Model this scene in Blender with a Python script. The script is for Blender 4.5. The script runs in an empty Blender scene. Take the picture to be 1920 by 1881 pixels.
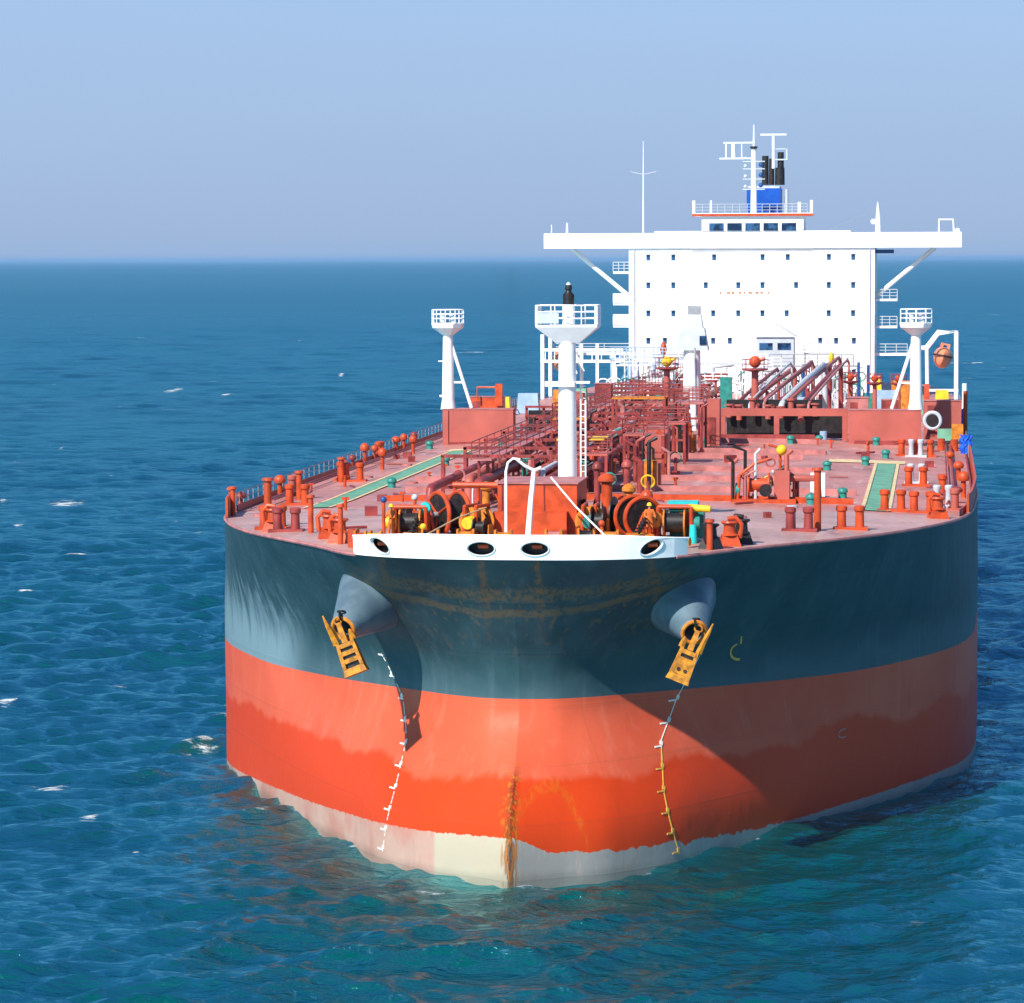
import bpy, math, random
import numpy as np
from mathutils import Vector, Matrix, Euler
D = bpy.data
sc = bpy.context.scene
random.seed(7); rng = np.random.default_rng(7)
R = math.radians

# ------------------------------------------------------------------ camera
CAM_H = 29.2
pitch = math.atan(454.5/6440); roll = R(-0.18)
fw = Vector((0, math.cos(pitch), -math.sin(pitch)))
rt = Vector((1, 0, 0)); up = rt.cross(fw)
rt2 = math.cos(roll)*rt + math.sin(roll)*up
up2 = -math.sin(roll)*rt + math.cos(roll)*up
cd = D.cameras.new("camera"); cam = D.objects.new("camera", cd); sc.collection.objects.link(cam)
m = Matrix((rt2, up2, -fw)).transposed().to_4x4(); m.translation = Vector((0, 0, CAM_H)); cam.matrix_world = m
cd.sensor_width = 36; cd.lens = 36*6440/1920; cd.clip_start = 1; cd.clip_end = 400000
sc.camera = cam

# ------------------------------------------------------------------ light
SUN_AZ, SUN_EL = 36, 41          # azimuth measured from the view towards the camera, to the left
to_sun = Vector((-math.sin(R(SUN_AZ))*math.cos(R(SUN_EL)), -math.cos(R(SUN_AZ))*math.cos(R(SUN_EL)), math.sin(R(SUN_EL))))
ld = D.lights.new("sun", 'SUN'); ld.energy = 4.4; ld.angle = R(0.9); ld.color = (1.0, 0.95, 0.87)
lo = D.objects.new("sun", ld); sc.collection.objects.link(lo); lo.rotation_euler = (-to_sun).to_track_quat('-Z', 'Y').to_euler()
w = D.worlds.new("World"); sc.world = w; w.use_nodes = True
nt = w.node_tree; nt.nodes.clear()
sky = nt.nodes.new('ShaderNodeTexSky'); sky.sky_type = 'NISHITA'; sky.sun_disc = False
sky.sun_elevation = R(SUN_EL); sky.sun_rotation = R(180+SUN_AZ)
sky.altitude = 0; sky.air_density = 1.0; sky.dust_density = 0.35; sky.ozone_density = 4.0
tint = nt.nodes.new('ShaderNodeMix'); tint.data_type = 'RGBA'; tint.blend_type = 'MULTIPLY'; tint.inputs[0].default_value = 1
tint.inputs[7].default_value = (0.62, 0.80, 1.0, 1)
bg = nt.nodes.new('ShaderNodeBackground'); bg.inputs[1].default_value = 0.08
wo = nt.nodes.new('ShaderNodeOutputWorld')
tcw = nt.nodes.new('ShaderNodeTexCoord'); sx = nt.nodes.new('ShaderNodeSeparateXYZ'); mr = nt.nodes.new('ShaderNodeMapRange')
low = nt.nodes.new('ShaderNodeMix'); low.data_type = 'RGBA'       # hazy blue lower sky
mr.inputs[1].default_value = -.02; mr.inputs[2].default_value = .34; mr.inputs[3].default_value = .92; mr.inputs[4].default_value = .0; mr.interpolation_type = 'SMOOTHSTEP'
lg = nt.nodes.new('ShaderNodeMix'); lg.data_type = 'RGBA'; mr2 = nt.nodes.new('ShaderNodeMapRange'); mr2.inputs[1].default_value = 0; mr2.inputs[2].default_value = .08
lg.inputs[6].default_value = (2.85, 3.88, 6.0, 1); lg.inputs[7].default_value = (3.30, 4.50, 6.75, 1)
nt.links.new(tcw.outputs['Generated'], sx.inputs[0]); nt.links.new(sx.outputs[2], mr.inputs[0]); nt.links.new(sx.outputs[2], mr2.inputs[0]); nt.links.new(mr2.outputs[0], lg.inputs[0])
nt.links.new(sky.outputs[0], tint.inputs[6]); nt.links.new(tint.outputs[2], low.inputs[6]); 
nz_ = nt.nodes.new('ShaderNodeTexNoise'); nz_.inputs['Scale'].default_value = 2.2; nz_.inputs['Detail'].default_value = 5; mp_ = nt.nodes.new('ShaderNodeMapping'); mp_.inputs['Scale'].default_value = (1, 1, 7)
nt.links.new(tcw.outputs['Generated'], mp_.inputs[0]); nt.links.new(mp_.outputs[0], nz_.inputs[0])
mr3 = nt.nodes.new('ShaderNodeMapRange'); mr3.inputs[1].default_value = .25; mr3.inputs[2].default_value = .75; mr3.inputs[3].default_value = .955; mr3.inputs[4].default_value = 1.035; nt.links.new(nz_.outputs[0], mr3.inputs[0])
vm = nt.nodes.new('ShaderNodeVectorMath'); vm.operation = 'SCALE'; nt.links.new(lg.outputs[2], vm.inputs[0]); nt.links.new(mr3.outputs[0], vm.inputs['Scale']); nt.links.new(vm.outputs[0], low.inputs[7]); nt.links.new(mr.outputs[0], low.inputs[0]); nt.links.new(low.outputs[2], bg.inputs[0]); nt.links.new(bg.outputs[0], wo.inputs[0])
vs = sc.view_settings; vs.view_transform = 'Standard'; vs.look = 'None'; vs.exposure = 0.62; vs.gamma = 1; vs.use_curve_mapping = False
sc.cycles.max_bounces = 6; sc.cycles.volume_bounces = 1

# ------------------------------------------------------------------ node helper
class NT:
    def __init__(s, name):
        s.m = D.materials.new(name); s.m.use_nodes = True; s.t = s.m.node_tree
        s.b = s.t.nodes['Principled BSDF']
        tc = s.t.nodes.new('ShaderNodeTexCoord'); s.obj = tc.outputs['Object']
    def set(s, sock, v):
        if isinstance(v, bpy.types.NodeSocket): s.t.links.new(v, sock)
        elif isinstance(v, (tuple, list)) and sock.type == 'RGBA' and len(v) == 3: sock.default_value = (*v, 1)
        else: sock.default_value = v
    def math(s, op, a, b=0.0, c=None, clamp=False):
        n = s.t.nodes.new('ShaderNodeMath'); n.operation = op; n.use_clamp = clamp
        s.set(n.inputs[0], a); s.set(n.inputs[1], b)
        if c is not None: s.set(n.inputs[2], c)
        return n.outputs[0]
    def mix(s, f, a, b, bt='MIX'):
        n = s.t.nodes.new('ShaderNodeMix'); n.data_type = 'RGBA'; n.blend_type = bt
        s.set(n.inputs[0], f); s.set(n.inputs[6], a); s.set(n.inputs[7], b); return n.outputs[2]
    def noise(s, scale, detail=4, vec=None, rough=.55, stretch=None):
        v = vec or s.obj
        if stretch:
            mp = s.t.nodes.new('ShaderNodeMapping'); s.t.links.new(v, mp.inputs[0]); mp.inputs['Scale'].default_value = stretch; v = mp.outputs[0]
        n = s.t.nodes.new('ShaderNodeTexNoise'); s.t.links.new(v, n.inputs[0]); n.inputs['Scale'].default_value = scale
        n.inputs['Detail'].default_value = detail; n.inputs['Roughness'].default_value = rough; return n.outputs[0]
    def step(s, x, lo, hi):      # smooth ramp 0..1 between lo and hi
        n = s.t.nodes.new('ShaderNodeMapRange'); n.interpolation_type = 'SMOOTHSTEP'
        s.set(n.inputs[0], x); s.set(n.inputs[1], lo); s.set(n.inputs[2], hi); return n.outputs[0]
    def xyz(s):
        n = s.t.nodes.new('ShaderNodeSeparateXYZ'); s.t.links.new(s.obj, n.inputs[0]); return n.outputs
    def bump(s, h, strength=.3, dist=.1):
        n = s.t.nodes.new('ShaderNodeBump'); n.inputs['Strength'].default_value = strength; n.inputs['Distance'].default_value = dist
        s.set(n.inputs['Height'], h); s.t.links.new(n.outputs[0], s.b.inputs['Normal'])
    def out(s, col, rough=.5, metal=0.):
        s.set(s.b.inputs['Base Color'], col); s.set(s.b.inputs['Roughness'], rough); s.set(s.b.inputs['Metallic'], metal); return s.m

def paint(name, col, rough=.45, var=.25, scale=.8, rust=0., metal=0., rustcol=(.20, .06, .02)):
    n = NT(name)
    a = n.noise(scale, 5); dark = tuple(c*(1-var) for c in col); lite = tuple(min(1, c*(1+var*.6)) for c in col)
    c = n.mix(n.step(a, .3, .7), dark, lite)
    b = n.noise(6, 4, stretch=(1, 1, .25))
    if rust > 0: c = n.mix(n.math('MULTIPLY', n.step(b, .62-.1*rust, .74), rust), c, rustcol)
    n.bump(n.noise(14, 3), .12, .02); n.b.inputs['Specular IOR Level'].default_value = .35
    return n.out(c, n.math('MULTIPLY_ADD', a, .25, rough-.12), metal)

M = {}
M['white'] = paint('white_paint', (.87, .87, .86), .42, .06, .5, .25, rustcol=(.5, .3, .14))
M['pole_white'] = paint('mast_white_paint', (.86, .86, .86), .4, .06, 1.5, .2, rustcol=(.5, .33, .2))
M['red'] = paint('red_oxide_paint', (.43, .105, .080), .5, .14, .5, .25)
M['darkred'] = paint('dark_red_pipe_paint', (.30, .050, .045), .45, .45, .9, .35)
M['pinkpipe'] = paint('faded_red_paint', (.46, .17, .16), .5, .3, 1.0, .2)
M['orange'] = paint('orange_red_paint', (.52, .068, .016), .42, .28, 1.6, .35)
M['rustorange'] = paint('rusty_orange_paint', (.62, .20, .02), .6, .4, 2.5, .5)
M['amber'] = paint('amber_anchor_paint', (.52, .195, .008), .6, .5, 2.8, .95, rustcol=(.26, .075, .01))
M['yellow'] = paint('yellow_paint', (.80, .52, .02), .45, .2, 2.0, .2)
M['cream'] = paint('cream_deck_line_paint', (.72, .56, .30), .6, .2, 1.5, .1)
M['teal'] = paint('teal_green_paint', (.03, .25, .21), .45, .3, 2.0, .1)
M['cyan'] = paint('turquoise_paint', (.02, .55, .55), .4, .1, 2.0)
M['green'] = paint('green_walkway_paint', (.14, .36, .24), .65, .25, .9, .15, rustcol=(.35, .3, .2))
M['blue'] = paint('funnel_blue_paint', (.004, .075, .40), .4, .12, 1.0)
M['tarp'] = paint('blue_tarpaulin', (.01, .10, .60), .6, .3, 3.0)
M['skyblue'] = paint('pale_blue_cover', (.30, .45, .62), .7, .15, 1.0)
M['navy'] = paint('navy_cap_paint', (.02, .08, .25), .4, .1, 1.0)
M['black'] = paint('black_grease_and_shade', (.018, .016, .016), .45, .5, 4.0, .3)  # greasy black gear, and the panels that stand for dark gaps
M['rope'] = paint('tan_rope', (.40, .31, .18), .8, .3, 8.0)
M['steel'] = paint('galvanised_grey', (.30, .32, .34), .45, .2, 2.0, .2)
M['palegrey'] = paint('pale_grey_paint', (.50, .54, .58), .45, .1, 1.0, .1)
M['railgrey'] = paint('railing_grey', (.34, .26, .27), .5, .3, 2.0, .3)
M['seam'] = paint('grey_seam_line', (.42, .43, .42), .6, .1, 1.0)
M['mark'] = paint('white_draught_mark', (.80, .76, .68), .6, .15, 4.0, .2)
M['mark_ochre'] = paint('ochre_mark', (.62, .36, .06), .6, .2, 4.0)
M['skin'] = paint('skin', (.45, .24, .16), .55, .05, 3.0)
M['coverall'] = paint('orange_coverall_cloth', (.65, .16, .03), .85, .2, 6.0)
M['boat'] = paint('faded_orange_lifeboat_shell', (.72, .24, .12), .4, .15, .8, .1)
g = NT('dark_window_glass'); M['glass'] = g.out(g.mix(g.step(g.noise(.9, 2), .45, .6), (.006, .02, .06), (.03, .10, .22)), .08)
g = NT('wake_foam'); M['foam'] = g.out((.8, .84, .86), .7)

def deck_material(name, col, stain):
    n = NT(name); a = n.noise(.18, 6, rough=.6); b = n.noise(2.2, 5, rough=.65); x, y, z = n.xyz()
    c = n.mix(n.step(a, .35, .68), tuple(k*.80 for k in col), tuple(min(1, k*1.12) for k in col))
    c = n.mix(n.math('MULTIPLY', n.step(b, .54, .68), .6), c, stain); d_ = n.noise(.7, 6, rough=.7); c = n.mix(n.math('MULTIPLY', n.step(d_, .55, .62), .35), c, (.60, .40, .36)); e_ = n.noise(.5, 5, stretch=(1, .3, 1), rough=.7); c = n.mix(n.math('MULTIPLY', n.step(e_, .58, .66), .5), c, (.20, .07, .06))
    s = n.noise(1.2, 4, stretch=(1, .12, 1)); c = n.mix(n.math('MULTIPLY', n.step(s, .58, .7), .35), c, (.62, .50, .46))
    pl = n.math('MULTIPLY', n.step(n.math('ABSOLUTE', n.math('SUBTRACT', n.math('FRACT', n.math('DIVIDE', y, 4.3)), .5)), .488, .497), .35)
    c = n.mix(pl, c, (.18, .05, .04))
    n.bump(n.noise(5, 4), .15, .03)
    return n.out(c, n.math('MULTIPLY_ADD', b, .3, .30))
M['deck'] = deck_material('worn_red_deck_paint', (.52, .215, .18), (.32, .09, .07))
M['foredeck'] = deck_material('pale_foredeck_paint', (.49, .30, .27), (.36, .12, .09))  # paler grey-pink than the main deck

# ------------------------------------------------------------------ mesh builder
class MB:
    def __init__(s): s.v = []; s.f = []; s.sm = []
    def add(s, vs, fs, smooth=False):
        o = len(s.v); s.v += [tuple(p) for p in vs]; s.f += [tuple(i+o for i in f) for f in fs]; s.sm += [smooth]*len(fs); return s
    def box(s, x0, x1, y0, y1, z0, z1, rot=0, bev=0):
        cx, cy = (x0+x1)/2, (y0+y1)/2; P = []
        for z in (z0, z1):
            for x, y in ((x0, y0), (x1, y0), (x1, y1), (x0, y1)):
                dx, dy = x-cx, y-cy; P.append((cx+dx*math.cos(rot)-dy*math.sin(rot), cy+dx*math.sin(rot)+dy*math.cos(rot), z))
        return s.add(P, [(0, 3, 2, 1), (4, 5, 6, 7), (0, 1, 5, 4), (1, 2, 6, 5), (2, 3, 7, 6), (3, 0, 4, 7)])
    def frustum(s, b0, b1, z0, z1):       # two rectangles (x0,x1,y0,y1)
        P = [(b0[0], b0[2], z0), (b0[1], b0[2], z0), (b0[1], b0[3], z0), (b0[0], b0[3], z0), (b1[0], b1[2], z1), (b1[1], b1[2], z1), (b1[1], b1[3], z1), (b1[0], b1[3], z1)]
        return s.add(P, [(0, 3, 2, 1), (4, 5, 6, 7), (0, 1, 5, 4), (1, 2, 6, 5), (2, 3, 7, 6), (3, 0, 4, 7)])
    def tube(s, pts, r, n=8, caps=True):
        pts = [Vector(p) for p in pts]; rs = r if isinstance(r, (list, tuple)) else [r]*len(pts); P = []; F = []
        ref = None
        for i, p in enumerate(pts):
            d = (pts[min(i+1, len(pts)-1)]-pts[max(i-1, 0)]).normalized()
            if ref is None: ref = Vector((0, 0, 1)) if abs(d.z) < .9 else Vector((1, 0, 0))
            a = d.cross(ref).normalized(); b = a.cross(d).normalized(); ref = b
            for k in range(n):
                t = 2*math.pi*k/n; P.append(p+(a*math.cos(t)+b*math.sin(t))*rs[i])
        for i in range(len(pts)-1):
            for k in range(n): F.append((i*n+k, i*n+(k+1) % n, (i+1)*n+(k+1) % n, (i+1)*n+k))
        s.add(P, F, n > 4)
        if caps:
            o = len(s.v)-len(P); s.f += [tuple(o+k for k in range(n))[::-1], tuple(o+(len(pts)-1)*n+k for k in range(n))]; s.sm += [False, False]
        return s
    def cyl(s, x, y, z0, z1, r, r1=None, n=16): return s.tube([(x, y, z0), (x, y, z1)], [r, r if r1 is None else r1], n)
    def ring(s, c, ax, Rr, r, n=24, k=6, sx=1.0):   # torus about axis ax
        c = Vector(c); ax = Vector(ax).normalized(); a = ax.orthogonal().normalized()
        if abs(ax.z) < .9: a = ax.cross(Vector((0, 0, 1))).normalized()
        b = ax.cross(a); P = []; F = []
        for i in range(n):
            t = 2*math.pi*i/n; rd = a*math.cos(t)*sx+b*math.sin(t)
            for j in range(k):
                q = 2*math.pi*j/k; P.append(c+rd*(Rr)+(rd.normalized()*math.cos(q)+ax*math.sin(q))*r)
        for i in range(n):
            for j in range(k): F.append((i*k+j, ((i+1) % n)*k+j, ((i+1) % n)*k+(j+1) % k, i*k+(j+1) % k))
        return s.add(P, F, True)
    def lathe(s, c, prof, n=16, ax=None, zs=1.0):
        c = Vector(c); ax = Vector(ax or (0, 0, 1)).normalized(); a = ax.orthogonal().normalized(); b = ax.cross(a); P = []; F = []
        for h, r in prof:
            for i in range(n):
                t = 2*math.pi*i/n; P.append(c+ax*h+(a*math.cos(t)+b*math.sin(t))*r)
        for j in range(len(prof)-1):
            for i in range(n): F.append((j*n+i, j*n+(i+1) % n, (j+1)*n+(i+1) % n, (j+1)*n+i))
        return s.add(P, F, True)
    def ball(s, c, r, n=10): return s.lathe(c, [(-r*math.cos(math.pi*i/n), max(r*math.sin(math.pi*i/n), .001)) for i in range(n+1)], 14)
    def build(s, name, mat, parent=None, loc=None):
        me = D.meshes.new(name); me.from_pydata(s.v, [], s.f); me.materials.append(mat if not isinstance(mat, str) else M[mat])
        me.polygons.foreach_set('use_smooth', s.sm); me.update()
        if any(s.sm) and name != 'hull': me.set_sharp_from_angle(angle=R(38))
        o = D.objects.new(name, me); sc.collection.objects.link(o)
        if parent: o.parent = parent
        if loc: o.location = loc
        return o
def grp(mb, *args): return mb
def empty(name, loc=(0, 0, 0), parent=None, rz=0):
    o = D.objects.new(name, None); sc.collection.objects.link(o); o.location = loc; o.rotation_euler.z = rz; o.empty_display_size = .1
    if parent: o.parent = parent
    return o
def tag(o, label, cat, group=None):
    o['label'] = label; o['category'] = cat
    if group: o['group'] = group
    return o
VAR = random.Random(3)
def vary(c, mats=('orange', 'orange', 'red', 'darkred', 'orange')):
    c.material_slots[0].link = 'OBJECT'; c.material_slots[0].material = M[VAR.choice(mats)]
def part_copy(o, loc, rz=0, parent=None, label=None):
    c = o.copy(); sc.collection.objects.link(c); c.parent = parent or o.parent; c.location = loc; c.rotation_euler.z = rz
    if label: c['label'] = label
    for ch in o.children:
        d = ch.copy(); sc.collection.objects.link(d); d.parent = c
    return c

# ------------------------------------------------------------------ ship frame: x to the picture's right, y aft, z up from the water
PSI = math.atan(795/6440); ORG = Vector((-0.181, 159.605, 0))
SHIP = Matrix.Translation(ORG) @ Matrix.Rotation(-PSI, 4, 'Z')
ship = empty('oil_tanker'); ship.matrix_world = SHIP
tag(ship, 'huge oil tanker with orange and dark grey hull and red deck, bow towards the viewer', 'tanker')
def W(u, v, z): return SHIP @ Vector((u, v, z))

TOP = [(0, 0), (1.5, .03), (3, .15), (4.5, .5), (6, 1.15), (7.2, 2.0), (8, 2.9), (9, 4.7), (10, 7.0), (12, 11), (14, 14.8), (16, 18.9), (18, 24.2), (19.7, 30.2), (21.1, 37), (21.9, 45), (22.4, 60)]
BND = [(0, 4.0), (1.5, 4.25), (3, 5.2), (5, 7.3), (7.8, 10.9), (10.8, 15.2), (12.8, 18.4), (15.5, 22.8), (18.1, 28.0), (19.9, 32.3), (21.2, 36.8), (22.0, 43), (22.4, 56)]
WLN = [(0, 0), (1, .7), (2.1, 1.4), (4.2, 2.6), (5.3, 3.7), (7.25, 6.2), (9.2, 9.6), (12.1, 15.0), (15.3, 21.9), (18.1, 28.4), (20.2, 33.8), (21.6, 39), (22.2, 46), (22.4, 56)]
ws = np.unique(np.concatenate([np.linspace(0, .5, 34), np.linspace(.5, .92, 30), 1-np.geomspace(.08, .0005, 16), [1.0]]))
def smooth_curve(tab):
    x = np.array([a[0] for a in tab])/22.4; y = np.array([a[1] for a in tab], float)
    h = np.diff(x); dl = np.diff(y)/h; mm = np.zeros(len(x)); mm[0] = dl[0]; mm[-1] = dl[-1]
    for i in range(1, len(x)-1):
        if dl[i-1]*dl[i] > 0:
            w1, w2 = 2*h[i]+h[i-1], h[i]+2*h[i-1]; mm[i] = (w1+w2)/(w1/dl[i-1]+w2/dl[i])
    def f(q):
        q = np.clip(q, 0, 1); i = np.clip(np.searchsorted(x, q, 'right')-1, 0, len(h)-1); t = (q-x[i])/h[i]
        return (2*t**3-3*t**2+1)*y[i]+(t**3-2*t**2+t)*h[i]*mm[i]+(-2*t**3+3*t**2)*y[i+1]+(t**3-t**2)*h[i]*mm[i+1]
    return f
fT, fB, fW = smooth_curve(TOP), smooth_curve(BND), smooth_curve(WLN)
LZ = np.array([-7., 0, 2.5, 5, 7.5, 9.5, 12.2, 15.2])
def levels(q):
    t, b, l = fT(q), fB(q), fW(q)
    return np.array([l+1.5, l, l+.07*(b-l), l+.55*(b-l), b, b+.02*(t-b), b+.42*(t-b), t])
def vsurf(q, z):          # distance aft of the shell at breadth q*22.4 and (normalised) height z
    L = levels(q); n = len(LZ); i = int(np.clip(np.searchsorted(LZ, z, 'right')-1, 0, n-2)); h = np.diff(LZ); d = np.diff(L, axis=0)/h[:, None] if L.ndim > 1 else np.diff(L)/h
    def sl(k):
        if k == 0: return d[0]
        if k == n-1: return d[-1]
        return (d[k-1]*h[k]+d[k]*h[k-1])/(h[k]+h[k-1])
    t = (z-LZ[i])/h[i]; a, b = sl(i), sl(i+1)
    return (2*t**3-3*t**2+1)*L[i]+(t**3-2*t**2+t)*h[i]*a+(-2*t**3+3*t**2)*L[i+1]+(t**3-t**2)*h[i]*b
def zside(v):
    t = min(max(v/50, 0), 1); t = t*t*(3-2*t)*.4+t*.6; return 15.2-1.0*t
def deckz(u, v): return zside(v)+.5*min(1, v/25)*(1-min(1, (u/max(hb(v), 1))**2))
_qs = np.linspace(0, 1, 2000); _vs = fT(_qs)
def hb(v): return 22.4*float(np.interp(v, _vs, _qs)) if v < 60 else 22.4
def shell(u, z):          # point on the shell and its outward normal, ship frame
    def p(uu, zz): return Vector((uu, float(vsurf(np.float64(abs(uu)/22.4), zz)), zz))
    a = p(u, z); e = .05; n = (p(u+e, z)-a).cross(p(u, z+e)-a).normalized()
    if n.y > 0: n = -n
    return a, n

# hull
hv, hf, hs = [], [], []
NZ = 44; zn = np.concatenate([np.linspace(-6, 0, 5)[:-1], np.linspace(0, 15.2, NZ-4)])
aft = [75, 95, 120, 150, 180, 205, 225, 240, 250]; aftw = [1, 1, 1, 1, 1, .99, .96, .90, .80]
ncol = len(ws)+len(aft)
for side in (-1, 1):
    base = len(hv)
    for z in zn:
        row = [(side*q*22.4, float(vsurf(np.float64(q), z))) for q in ws]
        row += [(side*22.4*k, v) for v, k in zip(aft, aftw)]
        for u, v in row:
            zz = z if z < 7.6 else 7.6+(z-7.6)*(zside(v)-7.6)/7.6
            hv.append((u, v, zz))
    for j in range(len(zn)-1):
        for i in range(ncol-1):
            a, b, c, d = base+j*ncol+i, base+j*ncol+i+1, base+(j+1)*ncol+i+1, base+(j+1)*ncol+i
            hf.append((a, b, c, d) if side > 0 else (a, d, c, b)); hs.append(True)
nb = ncol*len(zn)
for j in range(len(zn)-1):      # transom
    a, d = ncol-1+j*ncol, ncol-1+(j+1)*ncol; hf.append((a, nb+a, nb+d, d)); hs.append(False)
H = MB(); H.v, H.f, H.sm = hv, hf, hs

n = NT('hull_paint'); x, y, z = n.xyz(); ax = n.math('ABSOLUTE', x)
nz = n.noise(.35, 5); streak = n.noise(1.0, 5, stretch=(1.3, 1.3, .10), rough=.6); fine = n.noise(3.0, 5, stretch=(1.6, 1.6, .22), rough=.65); blot = n.noise(.12, 3)
grey = n.mix(n.step(nz, .3, .7), (.020, .052, .062), (.032, .074, .086))
grey = n.mix(n.math('MULTIPLY', n.step(streak, .5, .72), .35), grey, (.075, .115, .135))
# scrapes, faded paint and a painted-in reflection low on the left bow shoulder
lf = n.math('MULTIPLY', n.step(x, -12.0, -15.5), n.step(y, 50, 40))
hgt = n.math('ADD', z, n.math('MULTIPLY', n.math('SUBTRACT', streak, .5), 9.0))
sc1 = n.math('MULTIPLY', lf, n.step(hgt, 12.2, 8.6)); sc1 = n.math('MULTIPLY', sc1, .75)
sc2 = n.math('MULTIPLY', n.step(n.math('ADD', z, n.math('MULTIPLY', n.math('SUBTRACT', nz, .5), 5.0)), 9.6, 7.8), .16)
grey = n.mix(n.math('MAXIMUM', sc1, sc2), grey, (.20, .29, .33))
# rust bands and runs under the bulwark
def band(zc, wd, k, tilt): 
    zz = n.math('ADD', z, n.math('MULTIPLY', n.math('SUBTRACT', nz, .5), .7)); zz = n.math('SUBTRACT', zz, n.math('MULTIPLY', n.math('MULTIPLY', x, x), tilt))
    d = n.math('ABSOLUTE', n.math('SUBTRACT', zz, zc)); return n.math('MULTIPLY', n.step(d, wd, wd*.35), k)
rb = n.math('MAXIMUM', n.math('MULTIPLY', band(13.35, .45, 1, .014), n.step(fine, .38, .58)), n.math('MULTIPLY', band(12.45, .25, 1, .020), n.step(fine, .32, .5)))
runs = n.math('MULTIPLY', n.step(n.noise(1.1, 4, stretch=(2.6, 2.6, .05)), .56, .68), n.math('MULTIPLY', n.step(z, 9.0, 12.6), n.step(z, 14.9, 13.4)))
rb = n.math('MULTIPLY', n.math('MAXIMUM', n.math('MULTIPLY', rb, .95), n.math('MULTIPLY', runs, .7)), n.step(ax, 9.5, 6.5))
grey = n.mix(n.math('MULTIPLY', rb, .72), grey, (.17, .105, .055))
# boot topping
red = n.mix(n.step(blot, .35, .65), (.58, .080, .033), (.64, .105, .048))
red = n.mix(n.math('MULTIPLY', n.step(streak, .52, .75), .3), red, (.68, .19, .12))
seam = n.noise(.28, 1, stretch=(1, 1, 1)); wv = n.math('MULTIPLY', n.math('SUBTRACT', n.noise(.16, 4, stretch=(1, 1, .05)), .5), 3.6)
low = n.math('ADD', n.math('ADD', z, wv), n.math('MULTIPLY', n.math('SUBTRACT', fine, .5), .35))
red = n.mix(n.math('MULTIPLY', n.step(low, 4.65, 4.2), 1.0), red, (.56, .046, .007))
white = n.mix(n.step(x, -3.8, -4.0), n.mix(n.step(x, -.2, .6), (.44, .37, .27), (.28, .26, .24)), n.mix(n.step(nz, .35, .6), (.44, .20, .15), (.46, .28, .22)))  # right of the stem the strip's shade is painted in as grey
white = n.mix(n.math('MULTIPLY', n.step(fine, .54, .7), .5), white, (.50, .33, .24))
wl = n.math('SUBTRACT', n.math('SUBTRACT', 2.05, n.math('MULTIPLY', y, .055)), n.math('MULTIPLY', n.step(x, 0, 2), .75))
wl = n.math('ADD', wl, n.math('MULTIPLY', n.math('SUBTRACT', n.noise(.8, 5, stretch=(1, 1, .05)), .5), n.math('MULTIPLY', n.step(x, 1, 6), 1.1)))
wl = n.math('MAXIMUM', wl, n.math('ADD', .15, n.math('MULTIPLY', n.step(x, 0, 2), .42)))
low2 = n.mix(n.math('LESS_THAN', z, n.math('ADD', wl, n.math('MULTIPLY', n.math('SUBTRACT', fine, .5), .35))), red, white)
# rust on the stem
sr = n.math('MULTIPLY', n.step(n.math('ADD', ax, n.math('MULTIPLY', n.math('SUBTRACT', fine, .5), 2.2)), .40, .05), n.step(z, 5.6, 4.2))
low2 = n.mix(n.math('MULTIPLY', sr, .9), low2, n.mix(n.step(fine, .40, .52), (.40, .12, .01), (.06, .02, .01)))
arc = n.math('ABSOLUTE', n.math('SUBTRACT', n.math('ADD', z, n.math('MULTIPLY', n.math('MULTIPLY', n.math('SUBTRACT', x, 1.6), n.math('SUBTRACT', x, 1.6)), .75)), 4.3))
ar = n.math('MULTIPLY', n.math('MULTIPLY', n.step(arc, .55, .1), n.step(fine, .42, .6)), n.math('MULTIPLY', n.step(x, -.8, .6), n.step(x, 3.9, 3.3)))
low2 = n.mix(n.math('MULTIPLY', ar, .28), low2, (.50, .19, .01))
zb = n.math('ADD', 7.4, n.math('MULTIPLY', n.step(y, 26, 0), .8)); hullcol = n.mix(n.math('LESS_THAN', z, zb), grey, low2)
def seamline(co, per, wdt): return n.step(n.math('ABSOLUTE', n.math('SUBTRACT', n.math('FRACT', n.math('DIVIDE', co, per)), .5)), .5-wdt, .5)
sm_ = n.math('MAXIMUM', seamline(z, 2.55, .012), n.math('MULTIPLY', seamline(n.math('ADD', y, n.math('MULTIPLY', ax, .8)), 7.5, .006), 1.0))
hullcol = n.mix(n.math('MULTIPLY', sm_, .22), hullcol, (.10, .06, .05))
hullcol = n.mix(n.math('MULTIPLY', n.step(n.math('ADD', z, n.math('MULTIPLY', nz, .8)), .9, .2), .45), hullcol, (.09, .09, .07))
fr_s = None
for cx_ in (-6.25, -1.28, 1.25, 6.55):
    st_ = n.math('MULTIPLY', n.step(n.math('ABSOLUTE', n.math('SUBTRACT', n.math('ADD', x, n.math('MULTIPLY', nz, .3)), cx_+.15)), .30, .05), n.step(n.math('ADD', z, n.math('MULTIPLY', fine, 3.5)), 12.0, 16.5))
    fr_s = st_ if fr_s is None else n.math('MAXIMUM', fr_s, st_)
hullcol = n.mix(n.math('MULTIPLY', n.math('MULTIPLY', fr_s, n.step(fine, .35, .6)), .6), hullcol, (.20, .09, .03))
pn = n.math('ABSOLUTE', n.math('SUBTRACT', n.math('FRACT', n.math('DIVIDE', z, 2.6)), .5))
hgt = n.math('ADD', n.math('MULTIPLY', n.noise(.55, 3), .5), n.math('MULTIPLY', n.step(pn, .47, .5), .05))
n.bump(n.math('ADD', hgt, n.math('MULTIPLY', n.noise(1.6, 2, stretch=(1, .5, .35)), .16)), .35, .25)
n.b.inputs['Specular IOR Level'].default_value = .14
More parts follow.
